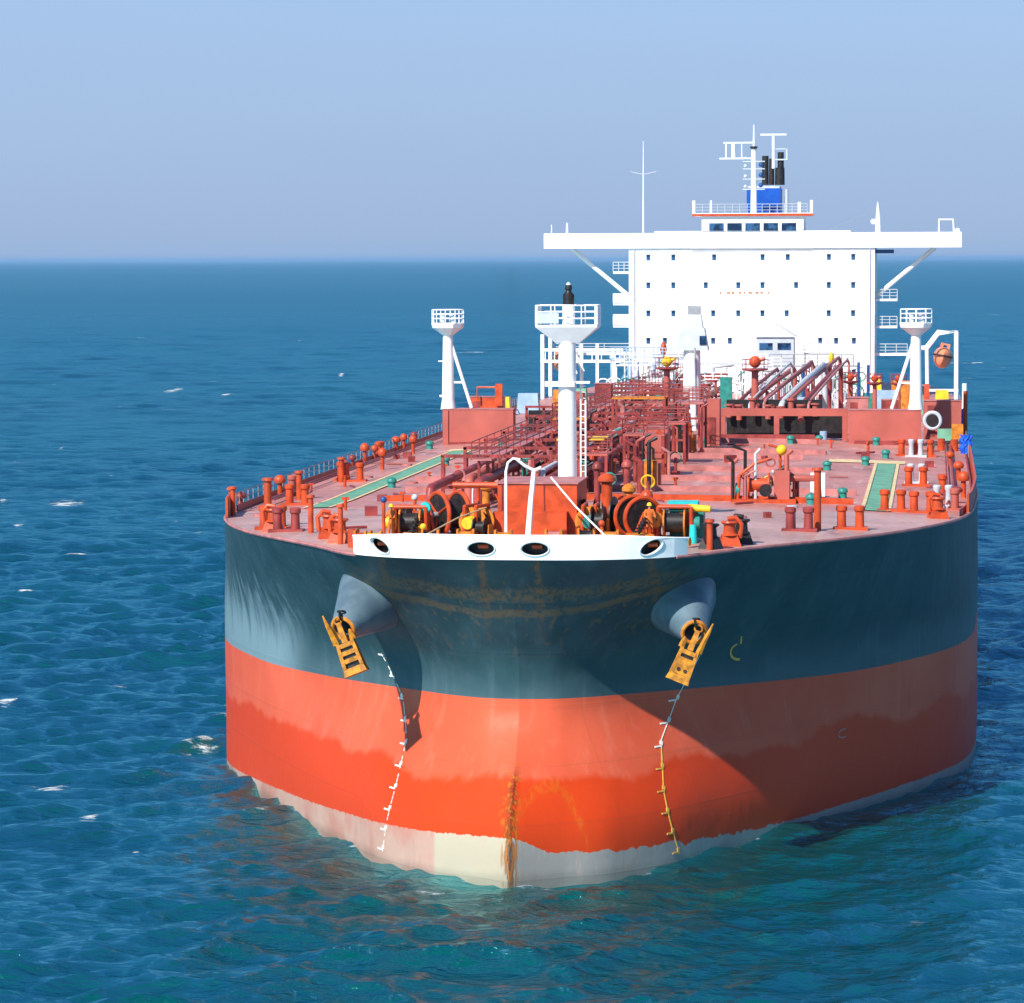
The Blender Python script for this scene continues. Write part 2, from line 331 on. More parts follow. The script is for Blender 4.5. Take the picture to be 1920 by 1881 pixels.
M['hull'] = n.out(hullcol, n.math('MULTIPLY_ADD', fine, .25, .34))
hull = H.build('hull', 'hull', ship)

# decks
def deck_part(name, v0, v1, mat, step=1.5, dz=0.0):
    b = MB(); vv = list(np.arange(v0, v1, step))+[v1]; NU = 24; P = []; F = []
    for v in vv:
        h = hb(v) if v < 205 else float(np.interp(v, aft[5:], [22.4*k for k in aftw[5:]])); h -= .02
        for i in range(NU+1): u = h*(-1+2*i/NU); P.append((u, v, deckz(u, v)+dz-.02))
    for j in range(len(vv)-1):
        for i in range(NU): a = j*(NU+1)+i; F.append((a, a+1, a+NU+2, a+NU+1))
    b.add(P, F, True); return b.build(name, mat, ship)
deck_part('foredeck', .06, 40, 'foredeck', .5)
deck_part('main_deck', 40, 249.9, 'deck', 2.0)
# rounded gunwale edge, painted orange, along the shell top
for side in (-1, 1):
    pts = []
    for v in [x*.5 for x in range(5, 20)]+list(range(10, 60, 2))+[60, 90, 120, 150, 180, 200]:
        pts.append((side*(hb(v)-.03), v, zside(v)+.02))
    MB().tube(pts, .09, 6).build('gunwale', 'pinkpipe', ship)
# upright bulwark strips on the shoulders in orange paint
for side, v0, v1 in ((1, 43, 98), (-1, 34, 40)):
    P = []; F = []; vv = np.linspace(v0, v1, 16)
    for v in vv:
        h = hb(v)-.06
        for dx, dz in ((0, 0), (0, 1.15), (-.14, 1.15), (-.14, 0)): P.append((side*(h+dx), v, zside(v)+dz))
    for j in range(15):
        for k in range(4): a = j*4+k; F.append((a, j*4+(k+1) % 4, (j+1)*4+(k+1) % 4, a+4))
    F += [(0, 1, 2, 3), (60, 61, 62, 63)]
    MB().add(P, F).build('side_bulwark', 'orange', ship)

# forecastle bulwark with four oval fairlead holes
def bulw(u):      # base point on the top outline
    return float(fT(abs(u)/22.4))
UB = 8.15; UL = 7.72
def bz(u): return 1.12-.32*max(0, (abs(u)-4)/4.3)**1.5
def bpt(u, h, inner):
    e = .02; du = (bulw(min(UB, abs(u)+e))-bulw(max(0, abs(u)-e)))/(2*e) if abs(u) > e else 0
    nrm = Vector((math.copysign(du, u) if u else 0, -1, 0)).normalized()
    return Vector((u, bulw(u), 15.2+h))+nrm*(.02+.05*h-(.16 if inner else 0))
CH = [-6.25, -1.28, 1.25, 6.55]; CW = {c: (.46 if abs(c) > 5 else .62) for c in CH}; chz = .52
b = MB()
def strip(u0, u1, inner):
    P = []; F = []; k = max(2, int((u1-u0)/.3)); uu = np.linspace(u0, u1, k+1)
    for u in uu: P += [bpt(u, 0, inner), bpt(u, bz(u), inner)]
    for i in range(k): F.append((2*i, 2*i+2, 2*i+3, 2*i+1))
    b.add(P, F, True)
segs = []; cur = -UL
for c in CH: segs.append((cur, c-1.0)); cur = c+1.0
segs.append((cur, UB))
for inner in (False, True):
    for s0, s1 in segs: strip(s0, s1, inner)
    for c in CH:
        N = 40; P = []; F = []
        for i in range(N):
            t = 2*math.pi*i/N; ct, st = math.cos(t), math.sin(t)
            tilt = .35*(-1 if c < -5 else 1 if c > 5 else 0)
            ex, ez = CW[c]*ct, .30*st; P.append(bpt(c+ex, min(max(chz+ez-tilt*ex*-1, .06), 1), inner))
            k = 1/max(abs(ct), abs(st)); rx, rz = ct*k, st*k
            u = c+rx; h = bz(u)*(rz+1)/2; P.append(bpt(u, h, inner))
        for i in range(N): F.append((2*i, 2*i+1, (2*i+3) % (2*N), (2*i+2) % (2*N)))
        b.add(P, F)
for c in CH:      # hole walls
    N = 40; P = []; F = []
    for i in range(N):
        t = 2*math.pi*i/N; ex, ez = CW[c]*math.cos(t), .30*math.sin(t); tilt = .35*(-1 if c < -5 else 1 if c > 5 else 0); h = min(max(chz+ez+tilt*ex, .06), 1)
        P += [bpt(c+ex, h, False), bpt(c+ex, h, True)]
    for i in range(N): F.append((2*i, (2*i+2) % (2*N), (2*i+3) % (2*N), 2*i+1))
    b.add(P, F)
uu = np.linspace(-UL, UB, 60)
P = []; F = []
for u in uu: P += [bpt(u, bz(u), False), bpt(u, bz(u), True)]
for i in range(59): F.append((2*i, 2*i+2, 2*i+3, 2*i+1))
b.add(P, F)
for e_ in (-UL, UB): b.add([bpt(e_, 0, False), bpt(e_, bz(e_), False), bpt(e_, bz(e_), True), bpt(e_, 0, True)], [(0, 1, 2, 3)])
bw = b.build('bow_bulwark', 'white', ship); bw['label'] = 'white bow bulwark pierced by four oval fairleads'
for c in CH:
    pts = []
    for i in range(33):
        t = 2*math.pi*i/32; ex, ez = (CW[c]+.05)*math.cos(t), .34*math.sin(t); tilt = .35*(-1 if c < -5 else 1 if c > 5 else 0)
        pts.append(bpt(c+ex, max(chz+ez+tilt*ex, .04), False)+Vector((0, -.02, 0)))
    MB().tube(pts, .04, 6).build('fairlead_rim', 'palegrey', bw)
    sl = MB(); N = 32; P = []
    for dy in (.12, .75):
        for i in range(N):
            t = 2*math.pi*i/N; ex, ez = (CW[c]+.02)*math.cos(t), .32*math.sin(t); P.append(bpt(c+ex, max(chz+ez+tilt*ex, .04), False)+Vector((0, dy, 0)))
    sl.add(P, [(i, (i+1) % N, N+(i+1) % N, N+i) for i in range(N)], True); N_ = N; sl.f.append(tuple(range(2*N_-1, N_-1, -1))); sl.sm.append(False); sl.build('fairlead_shade_tube', 'black', bw)  # closed black tube added so the hole reads dark
    MB().lathe((c+.05, bulw(c)+.50, 15.2+.60), [(-.24, .02), (-.24, .13), (.24, .13), (.24, .02)], 12, (1, 0, 0)).build('fairlead_roller', 'orange', bw)
MB().tube([bpt(u, bz(u)+.01, False)+Vector((0, .08, 0)) for u in uu], .06, 6).build('rail_cap', 'white', bw)

# anchor pockets: truncated cones growing out of the shell, anchors hang from them
def cone_pocket(s):
    # tip ring centre seen at the foot of each cone
    base, nn = shell(s*7.5, 12.75); base = base+Vector((0, .35, 0)); tip = base+Vector((s*.95, -3.15, -1.25))
    axd = (tip-base).normalized(); a = axd.cross(Vector((0, 0, 1))).normalized(); bb = a.cross(axd)
    P = []; F = []; N = 40; prof = [(-.9, 2.5), (-.4, 2.1), (.0, 1.82), (.25, 1.50), (.5, 1.20), (.75, .90), (.93, .70), (.985, .64), (1.0, .58), (.96, .48), (.5, .45)]
    L = (tip-base).length; tops = []
    for h, r in prof:
        for i in range(N):
            t = 2*math.pi*i/N; q = base+axd*(h*L)+(a*math.cos(t)+bb*math.sin(t))*r; q.z = min(q.z, 14.75); P.append(q)
    for j in range(len(prof)-1):
        for i in range(N): F.append((j*N+i, j*N+(i+1) % N, (j+1)*N+(i+1) % N, (j+1)*N+i))
    return tip, axd, MB().add(P, F, True)
n = NT('anchor_pocket_paint'); c = n.mix(n.step(n.noise(.8, 4), .3, .7), (.075, .12, .155), (.13, .19, .23)); n.bump(n.noise(3, 3), .1, .03)
M['pocket'] = n.out(c, n.math('MULTIPLY_ADD', n.noise(2.5, 4), .2, .26))
tips = {}
for s in (-1, 1):
    tip, axd, mb = cone_pocket(s); tips[s] = (tip, axd); o = mb.build('anchor_pocket', 'pocket', ship)
    MB().ring(tip-axd*.05, axd, .56, .10, 28, 8).build('hawse_lip', 'rustorange', o)
def anchor(s):
    tip, axd = tips[s]; root = empty('anchor'); top = tip+axd*.25+Vector((0, 0, -.12+(.25 if s < 0 else .05)))
    root.matrix_world = SHIP @ Matrix.Translation(top)
    tilt = R(20)
    rot = Matrix.Rotation(s*-tilt*-1, 4, 'Y')
    e = empty('x'); D.objects.remove(e)
    def tf(mb):
        Mx = Matrix.Rotation(s*R(22), 4, 'Y') @ Matrix.Rotation(R(-8), 4, 'X')
        mb.v = [tuple((Mx @ Vector(p))*.88) for p in mb.v]; return mb
    sh = MB().frustum((-.20, .20, -.16, .16), (-.13, .13, -.12, .12), -1.9, .35)
    sh.v = sh.v; sh.ring((0, 0, .45), (0, 1, 0), .20, .06, 16, 6)
    tf(sh).build('shank', 'amber', root)
    MB().ring((0, -.05, .62), (1, 0, .2), .17, .055, 14, 6).ring((0, .25, .80), (0, .3, 1), .17, .055, 14, 6).build('chain_link', 'black', root)
    cr = MB()         # heavy crown: side cheeks, cross ribs and a thick tripping palm
    cr.frustum((-.66, .66, -.42, .42), (-.58, .58, -.36, .36), -2.62, -2.22); cr.frustum((-.60, -.40, -.38, .36), (-.52, -.34, -.30, .26), -2.22, -.75); cr.frustum((.40, .60, -.38, .36), (.34, .52, -.30, .26), -2.22, -.75)
    for zz in (-.95, -1.38, -1.82): cr.box(-.40, .40, -.34, .20, zz-.12, zz+.12)
    if s > 0: cr.box(-.41, .41, -.36, -.26, -2.2, -1.5)
    tf(cr).build('crown', 'amber', root)
    bk = MB().box(-.335, .335, -.20, .26, -2.21, -.80); tf(bk).build('crown_shade_core', 'black', root)  # black core put in so gaps between the ribs read as shade
    if s > 0:
        for hx in (-.17, .2): tf(MB().lathe((hx, -.365, -1.95), [(0, .01), (0, .10), (.03, .10)], 14, (0, -1, 0))).build('hole_shade_disc', 'black', root)  # black discs paint the dark of round holes onto the plate
    for k in (-1, 1):
        fl = MB(); fl.tube([(k*.50, -.10, -.75), (k*.52, -.22, -.2), (k*.58, -.30, .45), (k*.62, -.28, 1.0)] if k*s > 0 else [(k*.50, -.10, -.75), (k*.5, -.2, -.45), (k*.5, -.24, -.2)], [.20, .16, .11, .04] if k*s > 0 else [.20, .16, .06], 6)
        tf(fl).build('fluke', 'amber', root)
    return root
tag(anchor(-1), 'amber ribbed anchor hanging at the left hawse cone, flanked by a pale hull patch', 'anchor', 'anchors at the bow')
tag(anchor(1), 'amber anchor with round holes hanging at the right hawse cone against near black hull', 'anchor', 'anchors at the bow')

# draught marks and painted signs on the shell
def on_shell(pts, wid, b, off=.035):
    for (u0, z0), (u1, z1) in pts:
        a, na = shell(u0, z0); c, nc = shell(u1, z1); d = (c-a).normalized(); sd = d.cross(na).normalized()*wid/2
        P = [a-sd, a+sd, c+sd, c-sd]; P = [p+na*off for p in P]; q = [p-na*(off+.02) for p in P]
        b.add(P+q, [(0, 1, 2, 3), (7, 6, 5, 4), (0, 4, 5, 1), (1, 5, 6, 2), (2, 6, 7, 3), (3, 7, 4, 0)])
for s, mt in ((-1, 'mark'), (1, 'mark')):
    b = MB(); z = .35; k = 0
    def uu_(z): return s*float(np.interp(z, [0, 2, 3.5, 5.7, 7.5, 9.6], [7.0, 6.65, 6.3, 5.95, 6.4, 7.8] if s < 0 else [7.6, 7.1, 6.75, 6.5, 7.1, 8.2]))
    b2 = MB()
    while z < 9.5:
        t_ = b2 if (s > 0 and z < 5.2) else b
        if k % 4 != 3 or s > 0: on_shell([((uu_(z), z), (uu_(z+(.17 if s < 0 else .205)), z+(.17 if s < 0 else .205)))], .042 if s < 0 or z > 5 else .065, t_, .03)
        if k % 5 == 0: on_shell([((uu_(z), z+.1), (uu_(z)-.30, z+.1))], .08, t_, .04)
        if k % 5 == 1: on_shell([((uu_(z), z-.05), (uu_(z+.1), z+.12))], .17, t_, .05)
        z += .2; k += 1
    if b2.v: b2.build('draught_marks', 'mark_ochre', ship)
    o = b.build('draught_marks', mt, ship); o['label'] = 'white draught figures running down the %s bow' % ('left' if s < 0 else 'right')
b = MB(); pts = []
for i in range(9):
    t = R(100+i*22); pts.append((9.95+.38*math.cos(t), 9.45+.42*math.sin(t)))
on_shell(list(zip(pts[:-1], pts[1:])), .12, b); on_shell([((10.05, 9.85), (10.12, 10.4))], .12, b)
b.build('hull_symbol', 'mark_ochre', ship)
b = MB(); pts = [(15.0+.25*math.cos(R(t)), 4.3+.22*math.sin(R(t))) for t in range(60, 340, 35)]
on_shell(list(zip(pts[:-1], pts[1:])), .08, b); b.build('hull_symbol', 'pinkpipe', ship)

# ------------------------------------------------------------------ railings along the deck edge
def railing(name, pts, h, mat, parent, r=.035, every=1, bars=3):
    b = MB()
    for k in range(bars): b.tube([Vector(p)+Vector((0, 0, h*(k+1)/bars)) for p in pts], r if k == bars-1 else r*.75, 5)
    for p in pts[::every]: b.tube([p, Vector(p)+Vector((0, 0, h))], r, 5)
    return b.build(name, mat, parent)
for side, a, b_ in ((-1, 41, 196), (1, 99, 196)):
    railing('deck_railing', [(side*(hb(v)-.22), v, zside(v)) for v in np.arange(a, b_, 1.9)], 1.05, 'railgrey', ship, .028)

for side in (-1, 1):
    for v0, v1 in ((40.5, 197.),):
        P = []; F = []; vv = np.linspace(v0, v1, 50)
        for v in vv:
            h = hb(v)-.35
            for dx, dz in ((0, -.03), (0, .38), (-.05, .38), (-.05, -.03)): P.append((side*(h+dx), v, deckz(side*h, v)+dz))
        for j in range(49):
            for k in range(4): a = j*4+k; F.append((a, j*4+(k+1) % 4, (j+1)*4+(k+1) % 4, a+4))
        MB().add(P, F).build('fishplate_shade', 'darkred', ship)  # dark red fishplate that also paints the shadow line beneath the railing
    for off, r in ((1.5, .09), (1.9, .06)):
        MB().tube([(side*(hb(v)-off), v, deckz(side*(hb(v)-off), v)+.35) for v in np.linspace(46, 190, 30)], r, 6).build('edge_pipe', 'darkred', ship)
# ------------------------------------------------------------------ deck markings and transverse girders
def deck_sheet(name, u0, u1, v0, v1, mat, dz=.02):
    b = MB(); P = []; F = []; k = int((v1-v0)/2)+1; vv = np.linspace(v0, v1, k+1); uu = np.linspace(u0, u1, 3)
    for v in vv:
        for u in uu: P.append((u, v, deckz(u, v)+dz))
    for j in range(k):
        for i in range(2): a = j*3+i; F.append((a, a+1, a+4, a+3))
    return b.add(P, F).build(name, mat, ship)
for s, v1 in ((-1, 104), (1, 89)):
    c = s*16.6 if s < 0 else 16.3
    wk = deck_sheet('green_walkway', c-.62, c+.62, 41.5, v1, 'green', .035)
    for k in (-1, 1): q = deck_sheet('walkway_edge_line', c+k*.78-.11, c+k*.78+.11, 41.5, v1, 'cream', .045); q.parent = wk
deck_sheet('cross_walkway', 12.1, 17.6, 89.4, 93.0, 'cream', .03)
deck_sheet('cross_walkway', -17.8, -15.6, 104.4, 106.6, 'cream', .03)
for v in (47.5, 56, 66.5, 77, 92, 99, 113.4):
    b = MB(); P = []; F = []
    lo_, hi_ = (-13.5, 14.9) if v < 60 else ((2.0, 11.6) if v not in (66.5, 92) else (-14.5, 10.2))
    uu = np.linspace(lo_, hi_, 16)
    for u in uu:
        z0 = deckz(u, v)-.05
        for dy, dz in ((-.10, 0), (-.10, .38), (.10, .38), (.10, 0)): P.append((u, v+dy, z0+dz))
    for j in range(15):
        for k in range(4): a = j*4+k; F.append((a, j*4+(k+1) % 4, (j+1)*4+(k+1) % 4, a+4))
    F += [(0, 1, 2, 3), (60, 61, 62, 63)]
    b.add(P, F).build('deck_girder', 'orange' if v == 47.5 else 'pinkpipe', ship)

# ------------------------------------------------------------------ bow machinery
def windlass(u, v, ang, big=1.0):
    z0 = deckz(u, v); root = empty('windlass', (u, v, z0), ship, ang)
    zc = 1.35*big
    MB().box(-1.9*big, 1.9*big, -.9, 1.1, 0, .22).build('bed', 'orange', root)
    MB().lathe((-.62*big, 0, zc), [(0, .02), (0, .80*big), (1.24*big, .80*big), (1.24*big, .02)], 28, (1, 0, 0)).build('rope_drum', 'black', root)
    for x in (-.68, .62):
        f = MB().lathe((x*big, 0, zc), [(0, .05), (0, 1.22*big), (.09, 1.22*big), (.09, .05)], 36, (1, 0, 0)).build('drum_flange', 'black', root)
        MB().ring((x*big+.045, 0, zc), (1, 0, 0), 1.22*big, .12, 36, 8).build('brake_band', 'orange', f)
        sp = MB()
        for k in range(3): t = R(35+120*k); sp.tube([(x*big-.03, 0, zc), (x*big-.03, 1.15*big*math.cos(t), zc+1.15*big*math.sin(t))], .06, 5)
        sp.build('flange_spoke', 'orange', f)
    for x in (-1.35, 1.25):
        MB().add([(x*big-.08, -.8, .2), (x*big-.08, .8, .2), (x*big-.08, .2, zc+.35), (x*big-.08, -.2, zc+.35), (x*big+.08, -.8, .2), (x*big+.08, .8, .2), (x*big+.08, .2, zc+.35), (x*big+.08, -.2, zc+.35)],
                 [(0, 1, 2, 3), (4, 7, 6, 5), (0, 4, 5, 1), (1, 5, 6, 2), (2, 6, 7, 3), (3, 7, 4, 0)]).build('bearing_frame', 'orange', root)
    MB().tube([(-2.3*big, 0, zc), (2.2*big, 0, zc)], .14, 10).build('shaft', 'steel', root)
    MB().lathe((1.75*big, 0, zc), [(0, .1), (0, .42), (.12, .28), (.4, .24), (.52, .40), (.56, .05)], 18, (1, 0, 0)).build('warping_head', 'rustorange', root)
    MB().box(-2.0*big, -1.55*big, -.6, .5, .2, zc+.2).build('gear_case', 'orange', root)
    return root
w1 = windlass(-4.55, 12.2, R(38), .9); w1['label'] = 'black windlass drum with orange brake band left of the red deck house'
w2 = windlass(5.0, 12.4, R(-58), .82); w2['label'] = 'dark windlass drum with orange flanges right of the red deck house'
def winch(u, v, ang, cover):
    z0 = deckz(u, v); root = empty('mooring_winch', (u, v, z0), ship, ang)
    MB().box(-1.1, 1.1, -.6, .6, 0, .2).build('bed', 'rustorange', root)
    MB().lathe((-.5, 0, .95), [(0, .02), (0, .48), (1.0, .48), (1.0, .02)], 20, (1, 0, 0)).build('rope_drum', 'black', root)
    for x in (-.55, .47): MB().lathe((x, 0, .95), [(0, .03), (0, .74), (.08, .74), (.08, .03)], 24, (1, 0, 0)).build('drum_flange', 'rustorange', root)
    fr = MB()
    for x in (-.85, .8):
        fr.tube([(x, -.35, .1), (x, -.3, 1.75)], .10, 8); fr.tube([(x, .35, .1), (x, .3, 1.75)], .10, 8)
    fr.tube([(-.85, -.3, 1.75), (.8, -.3, 1.75)], .09, 8); fr.tube([(-.85, .3, 1.75), (.8, .3, 1.75)], .09, 8)
    fr.build('frame', 'orange', root)
    MB().lathe((-1.25, 0, .95), [(0, .02), (0, .3), (.5, .34), (.5, .02)], 16, (1, 0, 0)).build('motor', cover, root)
    return root
q = winch(-6.15, 10.2, 0, 'yellow'); q['label'] = 'orange framed mooring winch with a black drum, left end of the foredeck'
q = winch(6.9, 11.5, R(180), 'teal'); q['label'] = 'mooring winch with teal motor, right end of the foredeck'
winch(2.7, 11.6, R(90), 'teal'); winch(-2.9, 10.6, R(75), 'yellow')
# turquoise reel cover, blue capped vents, machinery covers
MB().lathe((-5.45, 10.2, 16.85), [(0, .01), (.02, .27), (.3, .30), (.35, .01)], 20, (0, 1, 0)).tube([(-5.45, 10.4, 15.3), (-5.45, 10.4, 16.8)], .07).build('hose_reel', 'cyan', ship)
def capped_vent(u, v, h, cap, name='capped_vent'):
    o = MB().cyl(u, v, deckz(u, v)-.05, deckz(u, v)+h-.2, .09).build(name, 'orange', ship); MB().ball((u, v, deckz(u, v)+h-.1), .17).build('vent_cap', cap, o); return o
capped_vent(-7.2, 8.2, 2.35, 'navy'); capped_vent(-6.3, 12.5, 2.15, 'palegrey'); capped_vent(-5.2, 8.0, 1.0, 'yellow'); capped_vent(3.6, 8.0, 1.2, 'orange'); capped_vent(1.2, 13.0, 1.9, 'yellow')
b = MB().box(6.6, 8.3, 12.2, 13.4, 15.3, 16.75).build('hydraulic_unit', 'teal', ship)
MB().box(6.5, 8.0, 12.1, 13.5, 16.76, 17.1).build('unit_cover', 'cyan', b); MB().box(7.1, 7.9, 12.02, 12.17, 15.9, 16.6).build('unit_door', 'orange', b)
MB().lathe((7.6, 11.6, 16.85), [(0, .02), (0, .2), (1.1, .17), (1.1, .02)], 14, (1, -.1, -.05)).build('motor_cover', 'yellow', b)
MB().tube([(5.9, 8.6, 15.6), (7.6, 8.3, 15.45), (7.9, 8.2, 15.45)], [.09, .09, .22], 10).build('yellow_pipe', 'yellow', ship)
MB().cyl(8.0, 9.0, 15.3, 16.2, .22, .16).build('water_drum', 'cyan', ship)
for (u, v, mt) in ((-7.9, 6.2, 'orange'), (-7.3, 5.6, 'yellow'), (-1.0, 6.0, 'rustorange'), (1.4, 6.6, 'pinkpipe'), (4.1, 7.0, 'rustorange'), (-2.9, 6.5, 'rustorange'), (-4.6, 6.3, 'black'), (2.9, 7.5, 'black')):
    zz = deckz(u, v); o = MB().lathe((u-.3, v, zz+.55), [(0, .02), (0, .30), (.08, .24), (.55, .24), (.62, .30), (.62, .02)], 16, (1, 0, 0)).build('roller_fairlead', mt, ship)
    [MB().box(u+a, u+a+.1, v-.25, v+.25, zz-.05, zz+.9).build('roller_cheek', 'rustorange', o) for a in (-.42, .34)]
for (u, v, r, mt) in ((3.2, 10.6, .75, 'black'), (4.0, 13.4, .9, 'black'), (2.4, 14.5, .8, 'darkred'), (-3.3, 12.2, .8, 'black'), (-2.5, 9.6, .5, 'black'), (6.2, 14.6, .7, 'black'), (-6.9, 13.4, .7, 'black')):
    zz = deckz(u, v); root = empty('rope_reel', (u, v, zz), ship, R(20*math.sin(u*3)))
    MB().lathe((-.35, 0, r+.25), [(0, .02), (0, r), (.07, r), (.07, r*.55), (.6, r*.55), (.6, r), (.67, r), (.67, .02)], 24, (1, 0, 0)).build('reel', mt, root)
    for x in (-.5, .42): MB().box(x, x+.08, -.25, .25, 0, r+.4).build('reel_stand', 'rustorange', root)
# chain stoppers and clutter between windlasses
for (u, v) in ((-5.6, 8.3), (5.4, 9.0)):
    zz = deckz(u, v); o = MB().box(u-.5, u+.5, v-.7, v+.7, zz, zz+.55, .4).build('chain_stopper', 'rustorange', ship); 
    ch = MB()
    for k in range(9): ch.ring((u+(-.02 if u < 0 else .02)*k, v+.35*k-1.2, zz+.75+.05*k), (1 if k % 2 else 0, .1, 0 if k % 2 else 1), .17, .055, 12, 5, 1.0)
    ch.build('anchor_chain', 'black', ship)
# red deck house on the centreline
dh = MB().box(-2.05, 1.95, 12.2, 17.0, 15.3, 17.95).build('forward_deck_house', 'orange', ship); dh['label'] = 'flat fronted orange red deck house behind the bow bulwark'
MB().box(-2.2, 1.5, 11.5, 12.19, 15.3, 16.6).build('front_locker', 'orange', dh)
MB().box(-2.12, 2.02, 12.12, 17.08, 17.96, 18.03).build('roof_lip', 'pinkpipe', dh)
MB().box(.25, .32, 12.14, 12.19, 15.4, 17.9).box(-1.85, -1.8, 12.14, 12.19, 16.6, 17.9).build('plate_seam', 'darkred', dh)
b = MB().tube([(-4.6, 14.2, 17.75), (-2.2, 14.2, 17.75)], .16, 8).tube([(-4.5, 14.2, 15.3), (-4.5, 14.2, 17.7)], .10).tube([(-3.3, 14.2, 15.3), (-3.3, 14.2, 17.7)], .10).build('pipe_gantry', 'orange', ship)
# tall ventilators and lockers behind, right of the deck house
for (u, v, r, h, mt) in ((3.0, 17, .28, 2.6, 'orange'), (4.0, 18.5, .22, 2.0, 'rustorange'), (2.3, 19, .16, 3.1, 'darkred'), (4.8, 20, .2, 1.6, 'orange'), (3.5, 23, .18, 3.0, 'darkred'), (-5.8, 17.5, .25, 1.5, 'orange'), (-3.4, 18, .2, 2.1, 'rustorange')):
    zz = deckz(u, v); o = MB().cyl(u, v, zz-.05, zz+h, r).build('ventilator', mt, ship); MB().lathe((u, v, zz+h), [(-.1, r*1.1), (0, r*1.7), (.18, r*1.6), (.35, r*.8), (.4, .02)], 16).build('vent_hood', mt, o)
# white davit poles and stay wires at the bow
pj = MB().cyl(-1.05, 7.6, 15.3, 18.9, .085, .07).tube([(-1.05, 7.6, 18.85), (-.95, 7.6, 19.3), (-.7, 7.6, 19.5), (-.35, 7.6, 19.45)], .06).build('jackstaff', 'pole_white', ship)
pj['label'] = 'thin white pole with a hooked top behind the bow bulwark'
pd = MB().tube([(.0, 7.7, 15.3), (.15, 7.8, 17.4), (.3, 7.9, 18.95)], [.17, .14, .11]).tube([(.3, 7.9, 18.9), (-.15, 7.7, 19.15), (-.5, 7.6, 19.45)], .08).tube([(.3, 7.9, 18.9), (.65, 7.9, 19.05)], .08).build('davit_post', 'pole_white', ship)
pd['label'] = 'thicker leaning white davit post with short arms at the bow'
MB().tube([(1.0, 9.0, 18.5), (2.4, 7.2, 17.2), (4.5, 4.6, 15.6)], .045, 6).build('stay_wire', 'pole_white', ship)
MB().tube([(-5.0, 5.2, 15.75), (-3.4, 7.4, 16.6), (-2.2, 9.0, 17.0)], .04, 6).build('stay_wire', 'rope', ship)

# two crew members in hard hats
def person(loc, hat, turn, arm, label):
    me = D.meshes.new('person'); J = {}; V = []; E = []; RD = []
    def jt(nm, p, r, par=None):
        J[nm] = len(V); V.append(p); RD.append(r)
        if par: E.append((J[par], J[nm]))
    jt('pelvis', (0, 0, .95), (.15, .11)); jt('waist', (0, 0, 1.1), (.14, .10), 'pelvis'); jt('chest', (0, 0, 1.32), (.17, .12), 'waist'); jt('neck', (0, 0, 1.47), (.06, .06), 'chest')
    jt('jaw', (0, -.015, 1.55), (.065, .075), 'neck'); jt('head', (0, -.005, 1.64), (.078, .095), 'jaw'); jt('crown', (0, 0, 1.72), (.06, .07), 'head')
    for s, a in ((-1, 'l'), (1, 'r')):
        jt('sh'+a, (s*.19, 0, 1.40), (.075, .075), 'chest'); e = (s*.27, -.08 if arm else 0, 1.14); h = (s*(.22 if arm else .28), -.30 if arm else -.06, 1.10 if arm else .90)
        jt('el'+a, e, (.055, .055), 'sh'+a); jt('wr'+a, h, (.038, .038), 'el'+a); hh = Vector(h)+(Vector(h)-Vector(e)).normalized()*.09; jt('ha'+a, tuple(hh), (.045, .025), 'wr'+a)
        jt('hip'+a, (s*.10, 0, .88), (.10, .10), 'pelvis'); jt('kn'+a, (s*.13, -.03, .50), (.07, .07), 'hip'+a); jt('an'+a, (s*.14, .01, .10), (.05, .05), 'kn'+a); jt('ft'+a, (s*.15, -.16, .045), (.05, .04), 'an'+a)
    me.from_pydata(V, E, []); tmp = D.objects.new('tmp', me); sc.collection.objects.link(tmp)
    sk = tmp.modifiers.new('s', 'SKIN'); tmp.modifiers.new('b', 'SUBSURF').levels = 2
    for i, r in enumerate(RD): me.skin_vertices[0].data[i].radius = r; me.skin_vertices[0].data[i].use_root = (i == 0)
    dg = bpy.context.evaluated_depsgraph_get(); nm = D.meshes.new_from_object(tmp.evaluated_get(dg)); D.objects.remove(tmp)
    nm.materials.clear(); nm.materials.append(M['coverall']); nm.materials.append(M['skin']); nm.materials.append(M['black'])
    hands = [Vector(V[J['ha'+a]]) for a in 'lr']
    for p in nm.polygons:
        c = p.center; p.use_smooth = True
        p.material_index = 1 if (c.z > 1.49 or min((c-h).length for h in hands) < .085) else 2 if c.z < .12 else 0
    o = D.objects.new('person', nm); sc.collection.objects.link(o); o.matrix_world = SHIP @ Matrix.Translation(loc) @ Matrix.Rotation(turn, 4, 'Z')
    MB().lathe((0, 0, 1.66), [(-.01, .155), (.0, .125), (.06, .12), (.11, .09), (.145, .04), (.15, .002)], 20).build('hard_hat', hat, o)
    MB().ball((-.035, -.098, 1.645), .012).ball((.035, -.098, 1.645), .012).build('eyes', 'black', o)
    MB().lathe((0, -.115, 1.60), [(0, .018), (.02, .014), (.045, .006)], 8).build('nose', 'skin', o)
    tag(o, label, 'person', 'crew on the foredeck'); return o
person(Vector((-6.95, 9.0, 15.35)), 'yellow', R(-30), True, 'deckhand in orange coverall and yellow hard hat by the left mooring winch')
person(Vector((5.75, 10.2, 15.4)), 'yellow', R(20), True, 'deckhand in orange coverall and yellow hard hat by the right windlass')

